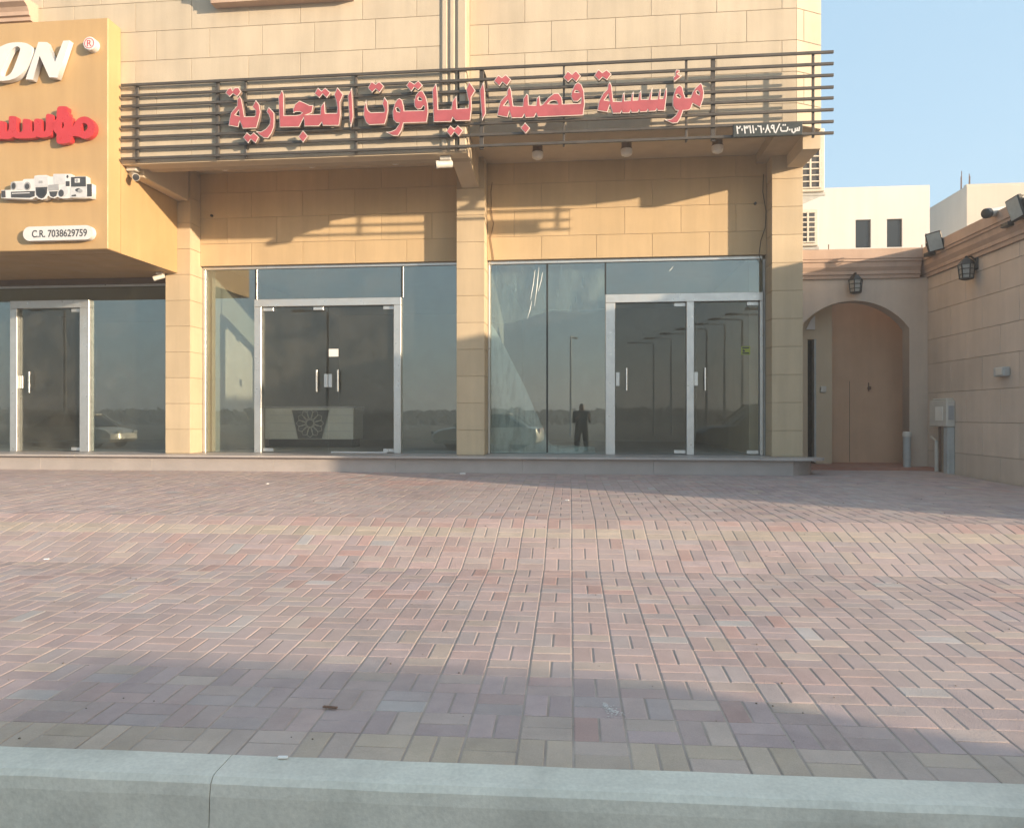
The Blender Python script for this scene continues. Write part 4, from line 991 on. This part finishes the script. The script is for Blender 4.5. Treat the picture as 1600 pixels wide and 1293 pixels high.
q = MB(); q.box(XW - 0.095, XW - 0.0805, p.y - 0.1, p.y + 0.04, p.z - 0.04, p.z + 0.05, 0.004); q.build('outlet_lid', M['offwhite'], ob)

# ------------------------------------------------------------------ houses behind
wb = thing('white_house', 'white flat roofed house with two dark windows behind the arch', 'house', (6.5, 20, 0))
Yh = 20.0
xr_ = at(1453, 340, Yh).x; zt_ = at(1380, 291, Yh).z
w1 = (at(1337, 365, Yh).x, at(1361, 365, Yh).x); w2 = (at(1386, 365, Yh).x, at(1410, 365, Yh).x); zw = (at(1350, 387, Yh).z, at(1350, 343, Yh).z)
b = MB()
b.box(2.0, w1[0], Yh, Yh + 0.25, 0, zt_); b.box(w1[1], w2[0], Yh, Yh + 0.25, 0, zt_); b.box(w2[1], xr_, Yh, Yh + 0.25, 0, zt_)
for ww in (w1, w2): b.box(ww[0], ww[1], Yh, Yh + 0.25, 0, zw[0]); b.box(ww[0], ww[1], Yh, Yh + 0.25, zw[1], zt_)
b.box(2.0, xr_, Yh + 0.251, Yh + 9, 0, zt_ - 0.3); b.box(xr_ - 0.25, xr_, Yh + 0.251, Yh + 9, zt_ - 0.299, zt_)
b.build('wall', M['white_wall'], wb)
for ww in (w1, w2):
    q = MB(); q.box(ww[0] + 0.002, ww[1] - 0.002, Yh + 0.06, Yh + 0.11, zw[0] + 0.002, zw[1] - 0.002)
    wn = q.build('window', M['seal'], wb)
    q = MB(); q.box(ww[0] + 0.03, ww[1] - 0.06, Yh + 0.05, Yh + 0.058, zw[0] + 0.03, zw[1] - 0.03); q.build('pane', M['black_glass'], wn)
for px, py, hh in ((1290, 392, 0.25), (1440, 387, 0.5), (1434, 390, 0.18)):
    p = at(px, py + 3, 12.2); q = MB(); q.tube([(p.x, 12.05, 3.74), (p.x, 12.05, 3.74 + hh * 0.55)], 0.008, 5); o = q.build('rebar_stub', M['rust'])
    tag(o, {1290: 'thin rusty rod standing on the arch cornice near the building', 1440: 'taller thin rusty rod on the arch cornice near the floodlight', 1434: 'short rusty rod stub on the arch cornice beside the taller rod'}[px], 'rod')
hb = thing('cream_house', 'pale cream two storey house beyond the boundary wall at the right edge', 'house', (14, 24, 0))
c0 = at(1510, 290, 24.0)
b = MB(); b.box(c0.x, c0.x + 14, 24, 36, 0, c0.z, 0.02); b.build('wall', M['cream_wall'], hb)
b = MB(); b.box(c0.x + 0.02, c0.x + 13.98, 24.02, 24.2, c0.z - 0.001, c0.z + 0.05); b.build('parapet_cap', M['cream_wall'], hb)
for k in range(4):
    q = MB(); q.tube([(c0.x - 0.02 + 0.03 + k * 0.12, 24.3 + 0.3 * (k % 2), c0.z + 0.0), (c0.x + 0.01 + k * 0.125, 24.3 + 0.3 * (k % 2), c0.z + 0.55 - 0.08 * (k % 3))], 0.012, 5); q.build('rebar', M['rust'], hb)

# ------------------------------------------------------------------ inside the left-hand shop: reception desk; right shop: plastic sheet
Yd = 13.2
dk = thing('reception_desk', 'low grey reception desk with a dark rosette panel behind the double glass door', 'desk', (at(480, 690, Yd).x, Yd, ZF))
x0, x1 = at(414, 660, Yd).x, at(552, 660, Yd).x; z0, z1 = at(480, 686, Yd).z, at(480, 637, Yd).z
q = MB(); q.box(x0, x1, Yd, Yd + 0.6, z0, z1, 0.006); q.build('desk_front', M['desk'], dk)
q = MB(); q.box(x0 + 0.05, x1 - 0.05, Yd + 0.08, Yd + 0.55, ZF, z0 - 0.001); q.build('plinth', M['dark'], dk)
q = MB(); q.box(x0 - 0.02, x1 + 0.02, Yd - 0.03, Yd + 0.65, z1 + 0.001, z1 + 0.03, 0.004); q.build('desk_top', M['grey_print'], dk)
for py in (648.5, 661, 673.5):
    z = at(540, py, Yd).z
    q = MB(); q.box(x0 + 0.1, x1, Yd - 0.006, Yd - 0.001, z - 0.006, z + 0.006); q.build('metal_strip', M['white'], dk)
D = lambda px, py: (lambda p: (p.x, p.z))(at(px, py, Yd))
pn = poly_obj('rosette_panel', [[D(456.5, 640), D(515, 640), D(504, 685), D(466, 685)]], 0.012, Yd - 0.007, [M['ink']], dk)
cx_, cz_ = D(485, 661)
q = MB(); yy = Yd - 0.022
def ln(pts, r=0.005): q.tube([(cx_ + a * 1.0, yy, cz_ + c_) for a, c_ in pts], r, 4)
for k in range(12):
    w_ = 2 * pi * k / 12; ca, sa = cos(w_), sin(w_)
    pet = [(0.075, 0), (0.13, 0.045), (0.22, 0.05), (0.26, 0), (0.22, -0.05), (0.13, -0.045), (0.075, 0)]
    if abs(0.26 * sa) < 0.27: ln([(a * ca - c_ * sa, a * sa + c_ * ca) for a, c_ in pet])
ln([(0.07 * cos(2 * pi * k / 12), 0.07 * sin(2 * pi * k / 12)) for k in range(13)])
tr = [(D(456.5, 640)[0] - cx_, D(456.5, 640)[1] - cz_), (D(515, 640)[0] - cx_, D(515, 640)[1] - cz_), (D(504, 685)[0] - cx_, D(504, 685)[1] - cz_), (D(466, 685)[0] - cx_, D(466, 685)[1] - cz_)]
ln(tr + tr[:1], 0.007)
q.build('rosette_tracery', M['desk'], pn)
# dark office chair shape and second desk item inside
# plastic sheet hanging inside the right-hand window
Ys = YG + 0.12
def sheet(name, label, edge, ztop_px, m, seed):
    q = MB(); n1, n2 = 26, 30; vs_ = []
    for i in range(n1):
        for j in range(n2):
            a = i / (n1 - 1); t_ = j / (n2 - 1)
            top = edge(a)
            px = top[0]; py = top[1] + (top[2] - top[1]) * t_
            w_ = noise.noise(Vector((a * 7 + seed, t_ * 1.5, 0.2))) * 0.07 + 0.03 * sin(a * 25 + t_ * 3)
            p = at(px, py, Ys); vs_.append((p.x, Ys + 0.06 + w_, max(p.z, ZF + 0.004)))
    q.add(vs_, [(i * n2 + j, (i + 1) * n2 + j, (i + 1) * n2 + j + 1, i * n2 + j + 1) for i in range(n1 - 1) for j in range(n2 - 1)])
    o = q.build(name, m, None, True); return tag(o, label, 'plastic sheet')
sheet('plastic_sheet', 'crumpled translucent plastic sheet slumped in the left corner of the right window', lambda a: (766 + a * (930 - 766), 505 + 190 * min(1, a * 1.75) ** 1.15 + 8 * max(0, a - 0.57), 708), 0, M['film'], 1)
sheet('protective_film', 'thin protective film hanging across the top of the right window', lambda a: (766 + a * (946 - 766), 412, 503 - 24 * a + 5 * sin(a * 9)), 0, M['film2'], 4)

fo = bpy.data.objects['protective_film']
for px, py0, py1 in ((836, 422, 468), (842, 418, 478), (848, 425, 455), (831, 470, 498), (1052, 416, 424)):
    q = MB(); a_ = at(px, py0, YG - 0.006); c_ = at(px - 3, (py0 + py1) / 2, YG - 0.006); e_ = at(px - 7, py1, YG - 0.006)
    q.tube([a_, c_, e_], [0.002, 0.006, 0.002], 5); q.build('film_crease', M['film'], fo)
# ------------------------------------------------------------------ little things on the pavement
def bit(name, label, px, py, z, sx, sy, sz, m, rot):
    p = atz(px, py, z); q = MB(); q.box(-sx / 2, sx / 2, -sy / 2, sy / 2, 0, sz, min(sx, sy, sz) * 0.3)
    o = q.build(name, m); o.location = (p.x, p.y, z + 0.003); o.rotation_euler = (0, 0, rot); return tag(o, label, 'litter')
bit('wood_splinter', 'dark brown splinter lying on the mauve pavers in the foreground', 516, 1106, 0.015, 0.062, 0.014, 0.006, M['rust'], -0.12)
bit('litter_scrap', 'white paper scrap on the pavement at the left near the ramp', 73, 874, 0.18, 0.035, 0.02, 0.006, M['paper'], 0.5)
bit('litter_scrap', 'white scrap at the foot of the step below the middle pier', 723, 741, 0.352, 0.08, 0.03, 0.018, M['paper'], 0.3)
bit('litter_scrap', 'tiny white scrap on the upper pavement right of the middle pier', 886, 782, 0.335, 0.04, 0.02, 0.008, M['paper'], -0.3)
bit('litter_scrap', 'small white stub on the yellow edge row by the kerb', 442, 1185, 0.002, 0.035, 0.012, 0.008, M['paper'], 0.1)
bit('litter_scrap', 'tiny white scrap far up the pavement before the left window', 418, 756, 0.345, 0.035, 0.02, 0.008, M['paper'], 0.8)
sm = MB(); p0_ = atz(944, 1092, 0.03)
for k in range(150):
    t_ = rp.random(); w_ = (0.006 + 0.03 * t_) * rp.gauss(0, 0.55)
    p_ = p0_ + Vector((0.055 * t_ ** 1.5 + w_, -0.12 * t_ + w_ * 0.4, 0.0)); vq = (p_ - P0).dot(vV); r_ = rp.uniform(0.0015, 0.005); a_ = rp.uniform(0, 6)
    c_ = Vector((p_.x, p_.y, gz(vq) + 0.0016))
    sm.add([c_ + Vector((r_ * cos(a_ + i * 1.26) * rp.uniform(0.6, 1.2), r_ * sin(a_ + i * 1.26), 0)) for i in range(5)] + [c_ + Vector((0, 0, 0.001))], [(i, (i + 1) % 5, 5) for i in range(5)])
o = sm.build('cement_dust', mat('cement_dust', (0.60, 0.56, 0.53), 0.15, 30, 0.95), None, True); tag(o, 'small smear of white cement dust on the foreground pavers', 'dust')
rl = random.Random(5)
peb = MB()
for k in range(420):
    u, v = rl.uniform(-8, 4.5), rl.uniform(0.05, 7.2); r = rl.uniform(0.002, 0.006)
    p = pv(u, v, gz(v)); peb.lathe([(0, 0), (r, r * 0.4), (r * 0.7, r), (0, r * 1.2)], p, 5)
tag(peb.build('gravel_grit', M['desert']), kind='stuff')

# ------------------------------------------------------------------ behind the camera: what the glass reflects and what shades the kerb
def car(name, label, cat, L, Wd, prof_body, prof_cab, wheels, wr, paint, zoff=0.0):
    t = thing(name, label, cat, (0, 0, 0))
    def P(q, n, m, s=False):
        o = q.build(n, m, None, s); o.parent = t; return o
    bm = bmesh.new()
    def loft(prof, wf, n=9):
        q = MB(); ys = [-1 + 2 * k / (n - 1) for k in range(n)]
        vs_ = []
        for yk in ys:
            for (x, z) in prof:
                e_ = 1 - 0.08 * abs(yk) ** 6
                vs_.append((x * e_, yk * wf(z), z - 0.03 * abs(yk) ** 4))
        m_ = len(prof)
        q.add(vs_, [(i * m_ + j, (i + 1) * m_ + j, (i + 1) * m_ + (j + 1) % m_, i * m_ + (j + 1) % m_) for i in range(n - 1) for j in range(m_)] + [tuple(range(m_)), tuple((n - 1) * m_ + j for j in range(m_ - 1, -1, -1))])
        return q
    P(loft(prof_body, lambda z: Wd / 2), 'body', paint, True)
    zt = max(z for x, z in prof_cab); zb = min(z for x, z in prof_cab)
    P(loft(prof_cab, lambda z: Wd / 2 * (0.94 - 0.2 * (z - zb) / (zt - zb))), 'cabin_glass', M['black_glass'], True)
    xs_ = sorted([x for x, z in prof_cab if z > zt - 0.06])
    q = MB(); q.box(xs_[0], xs_[-1], -Wd * 0.37, Wd * 0.37, zt - 0.05, zt + 0.012, 0.012)
    for sy in (-1, 1):
        for (xa, xb_) in ((prof_cab[0][0], xs_[0]), (prof_cab[-1][0], xs_[-1]), ((xs_[0] + xs_[-1]) / 2, (xs_[0] + xs_[-1]) / 2)):
            q.tube([(xa, sy * Wd / 2 * 0.945, zb + 0.01), (xb_, sy * Wd / 2 * 0.745, zt - 0.01)], 0.035, 6)
    P(q, 'roof', paint)
    for wx in wheels:
        for sy in (-1, 1):
            q = MB(); c_ = (wx, sy * (Wd / 2 - 0.11), wr)
            q.lathe([(wr * 0.62, -0.1), (wr * 0.93, -0.11), (wr, -0.07), (wr, 0.07), (wr * 0.93, 0.11), (wr * 0.62, 0.1)], c_, 20, 'y'); wh = P(q, 'wheel', M['dark'], True)
            q = MB(); q.lathe([(wr * 0.62, -0.09), (wr * 0.62, 0.09), (wr * 0.2, 0.06), (0.0, 0.05)], c_, 16, 'y'); o = q.build('rim', M['alu'], None, True); o.parent = wh
    for sy in (-1, 1):
        q = MB(); q.box(L / 2 * 0.955, L / 2 * 0.975, sy * Wd * 0.3 - 0.15, sy * Wd * 0.3 + 0.15, 0.62, 0.74, 0.01); P(q, 'headlight', M['lens'])
        q = MB(); q.box(-L / 2 * 0.975, -L / 2 * 0.955, sy * Wd * 0.36 - 0.1, sy * Wd * 0.36 + 0.1, 0.68, 0.86, 0.01); P(q, 'tail_light', M['gloss_red'])
    return t
M['gold_paint'] = mat('champagne_car_paint', (0.62, 0.56, 0.46), 0.03, 3, 0.35, metal=0.15, coat=0.6)
M['dark_paint'] = mat('dark_grey_car_paint', (0.05, 0.052, 0.055), 0.03, 3, 0.3, metal=0.3, coat=0.6)
sb = [(-2.25, 0.35), (-2.3, 0.55), (-2.25, 0.86), (-1.6, 0.93), (1.1, 0.93), (2.0, 0.78), (2.25, 0.62), (2.28, 0.4), (2.1, 0.25), (-2.1, 0.25)]
sc = [(-1.75, 0.92), (-0.95, 1.4), (-0.6, 1.45), (0.3, 1.45), (0.55, 1.4), (1.3, 0.92)]
sed = car('sedan_car', 'champagne coloured sedan parked across the road, reflected in the shop windows', 'car', 4.6, 1.74, sb, sc, (-1.3, 1.35), 0.31, M['gold_paint'])
RZ = -0.21
sed.location = (-4.0, -7.6, RZ); sed.rotation_euler = (0, 0, pi + 0.05)
dup(sed, (-21.8, -7.4, RZ), 'champagne coloured sedan parked farther left across the road, reflected in the left shop', 0.04)
ub = [(-2.35, 0.45), (-2.4, 0.7), (-2.35, 1.05), (-1.9, 1.1), (1.15, 1.1), (2.1, 1.02), (2.35, 0.85), (2.38, 0.55), (2.2, 0.32), (-2.2, 0.32)]
uc = [(-2.3, 1.09), (-2.05, 1.68), (-1.8, 1.74), (0.3, 1.74), (0.6, 1.69), (1.3, 1.09)]
suv = car('suv_car', 'dark grey sport utility car parked at the kerb to the right of the camera', 'car', 4.8, 1.88, ub, uc, (-1.4, 1.45), 0.37, M['dark_paint'])
suv.location = (5.75, -1.35, RZ); suv.rotation_euler = (0, 0, pi)

# street lamps
def street_lamp(label, loc, h, arm, rz):
    t = thing('street_lamp', label, 'street lamp', (0, 0, 0), 'street lamps across the road')
    q = MB(); q.tube([(0, 0, 0), (0, 0, h)], [0.12, 0.07], 8); o = q.build('pole', M['galv'], None, True); o.parent = t
    q = MB(); q.tube([(0, 0, h - 0.1), (0.1, 0, h + 0.05), (arm, 0, h + 0.1)], 0.05, 6); o = q.build('arm', M['galv'], None, True); o.parent = t
    q = MB(); q.box(arm - 0.1, arm + 0.7, -0.16, 0.16, h + 0.03, h + 0.17, 0.03); o = q.build('lamp_head', M['lantern']); o.parent = t
    t.location = loc; t.rotation_euler = (0, 0, rz); ORG[t.name] = Vector(loc)
    return t
sp = [(12.1, -24.0), (11.3, -26.4), (10.6, -28.8), (9.9, -31.4), (9.1, -34.2), (8.2, -37.2), (7.2, -40.6), (6.1, -44.6)]
l0 = None
nm = ['nearest', 'second', 'third', 'fourth', 'fifth', 'sixth', 'seventh', 'farthest']
for i, (x, y) in enumerate(sp):
    lab = nm[i] + ' grey street lamp of the row across the road, reflected in the right door'
    if l0 is None: l0 = street_lamp(lab, (x, y, -0.6), 8.2, 1.6, pi)
    else: dup(l0, (x, y, -0.6), lab, pi)
dup(l0, (-1.2, -38, -0.6), 'single grey street lamp across the road, reflected left of the photographer', -1.4)
dup(l0, (-16, -22, -0.6), 'grey street lamp across the road, reflected in the reception door', pi)
dup(l0, (-32, -20, -0.6), 'grey street lamp across the road, reflected in the left shop door', pi)
# far tree belt
rt = random.Random(9); q = MB()
for k in range(5200):
    x = rt.uniform(-170, 150); y = -105 + rt.uniform(-5, 5) + 0.05 * x
    hmax = 2.3 + 1.0 * noise.noise(Vector((x * 0.05, 0, 3))) + 0.5 * noise.noise(Vector((x * 0.3, 2, 0)))
    z = -0.6 + max(0.2, hmax) * rt.random() ** 0.6; r = rt.uniform(0.35, 0.9)
    a = rt.uniform(0, pi); tz = rt.uniform(-0.6, 0.6)
    d1 = Vector((cos(a), sin(a), tz)) * r; d2 = Vector((-sin(a) * 0.4, cos(a) * 0.4, 1)) * r * 0.8
    p = Vector((x, y, z)); q.add([p - d1 - d2, p + d1 - d2 * 0.6, p + d1 * 0.8 + d2, p - d1 * 0.7 + d2 * 0.8], [(0, 1, 2, 3)])
M['leaf'] = mat('dusty_foliage', (0.075, 0.08, 0.06), 0.2, 0.8, 0.9)
tag(q.build('tree_belt', M['leaf']), kind='stuff')

# the photographer, standing on the road behind the camera
ph = thing('person', 'person in dark clothes holding up a phone, reflected in the right window', 'person', (-0.12, -0.42, RZ))
ph.scale = (1.1, 1.1, 1.02)
J = {'pelvis': (0, 0, 0.95), 'spine': (0, 0.0, 1.18), 'chest': (0, 0.0, 1.36), 'neck': (0, 0.01, 1.5), 'head': (0, 0.03, 1.6), 'top': (0, 0.03, 1.72),
     'hl': (-0.1, 0, 0.92), 'kl': (-0.13, 0.02, 0.5), 'al': (-0.15, -0.02, 0.09), 'tl': (-0.17, 0.14, 0.04), 'hr': (0.1, 0, 0.92), 'kr': (0.13, 0.02, 0.5), 'ar': (0.15, -0.02, 0.09), 'tr': (0.17, 0.14, 0.04),
     'sl': (-0.2, 0.0, 1.43), 'el': (-0.235, 0.06, 1.14), 'wl': (-0.07, 0.28, 1.32), 'sr': (0.2, 0.0, 1.43), 'er': (0.235, 0.06, 1.14), 'wr': (0.2, 0.3, 1.32)}
RJ = {'pelvis': (0.16, 0.11), 'spine': (0.17, 0.12), 'chest': (0.18, 0.12), 'neck': (0.055, 0.055), 'head': (0.085, 0.1), 'top': (0.06, 0.07), 'hl': (0.115, 0.11), 'kl': (0.08, 0.08), 'al': (0.045, 0.045), 'tl': (0.04, 0.035), 'sl': (0.07, 0.07), 'el': (0.048, 0.048), 'wl': (0.032, 0.032)}
ED = [('pelvis', 'spine'), ('spine', 'chest'), ('chest', 'neck'), ('neck', 'head'), ('head', 'top'), ('pelvis', 'hl'), ('hl', 'kl'), ('kl', 'al'), ('al', 'tl'), ('pelvis', 'hr'), ('hr', 'kr'), ('kr', 'ar'), ('ar', 'tr'), ('chest', 'sl'), ('sl', 'el'), ('el', 'wl'), ('chest', 'sr'), ('sr', 'er'), ('er', 'wr')]
for s_, bx in (('l', -0.06), ('r', 0.2)):
    w0 = Vector(J['w' + s_])
    for f in range(4):
        n1, n2 = 'f%s%da' % (s_, f), 'f%s%db' % (s_, f)
        J[n1] = w0 + Vector((0.0 if s_ == 'l' else 0, 0.05, 0.03 + 0.02 * f)); J[n2] = J[n1] + Vector((0.04 if s_ == 'l' else -0.04, 0.025, 0.0))
        RJ[n1] = (0.009, 0.009); RJ[n2] = (0.008, 0.008); ED += [('w' + s_, n1), (n1, n2)]
names = list(J); idx = {n_: i for i, n_ in enumerate(names)}
me = bpy.data.meshes.new('body'); me.from_pydata([tuple(J[n_]) for n_ in names], [(idx[a], idx[c_]) for a, c_ in ED], [])
bo = bpy.data.objects.new('body', me); COL.objects.link(bo)
sk = bo.modifiers.new('skin', 'SKIN'); sbd = bo.modifiers.new('sub', 'SUBSURF'); sbd.levels = sbd.render_levels = 2
if not me.skin_vertices: me.skin_vertices.new()
for n_ in names:
    k_ = n_ if n_ in RJ else (n_[0] + 'l' if len(n_) == 2 else n_)
    me.skin_vertices[0].data[idx[n_]].radius = RJ[k_]
    me.skin_vertices[0].data[idx[n_]].use_root = (n_ == 'pelvis')
bm2 = bpy.data.meshes.new_from_object(bo.evaluated_get(bpy.context.evaluated_depsgraph_get()))
bpy.data.objects.remove(bo)
M['skin'] = mat('skin', (0.30, 0.18, 0.12), 0.05, 5, 0.6); M['shirt'] = mat('dark_shirt', (0.035, 0.035, 0.04), 0.1, 6, 0.9); M['trousers'] = mat('dark_trousers', (0.03, 0.03, 0.035), 0.1, 6, 0.9)
for m_ in (M['skin'], M['shirt'], M['trousers'], M['dark']): bm2.materials.append(m_)
for p_ in bm2.polygons:
    c_ = p_.center; p_.use_smooth = True
    p_.material_index = 3 if (c_.z > 1.655 or (c_.z > 1.58 and c_.y < -0.02) or c_.z < 0.1) else (0 if (c_.z > 1.49 or c_.y > 0.2) else (1 if c_.z > 0.93 else 2))
bo = bpy.data.objects.new('body', bm2); COL.objects.link(bo); bo.parent = ph
q = MB(); q.box(0.0, 0.15, 0.375, 0.384, 1.33, 1.41, 0.003); pho = q.build('phone', M['dark']); pho.location = (-0.12, -0.42, RZ); tag(pho, 'dark phone held up in the photographer hands', 'phone')

# thin volume round everything, added to lift the blacks like lens veil
hzm = bpy.data.materials.new('lens_veil'); hzm.use_nodes = True
hn = hzm.node_tree; hn.nodes.remove(hn.nodes['Principled BSDF'])
pvn = hn.nodes.new('ShaderNodeVolumePrincipled'); pvn.inputs['Color'].default_value = (0.92, 0.92, 0.92, 1); pvn.inputs['Density'].default_value = HAZE; pvn.inputs['Anisotropy'].default_value = 0.3
hn.links.new(pvn.outputs[0], [n_ for n_ in hn.nodes if n_.type == 'OUTPUT_MATERIAL'][0].inputs['Volume'])
q = MB(); q.box(-410, 410, -410, 410, -3.0, 10.2); tag(q.build('haze', hzm), kind='stuff')
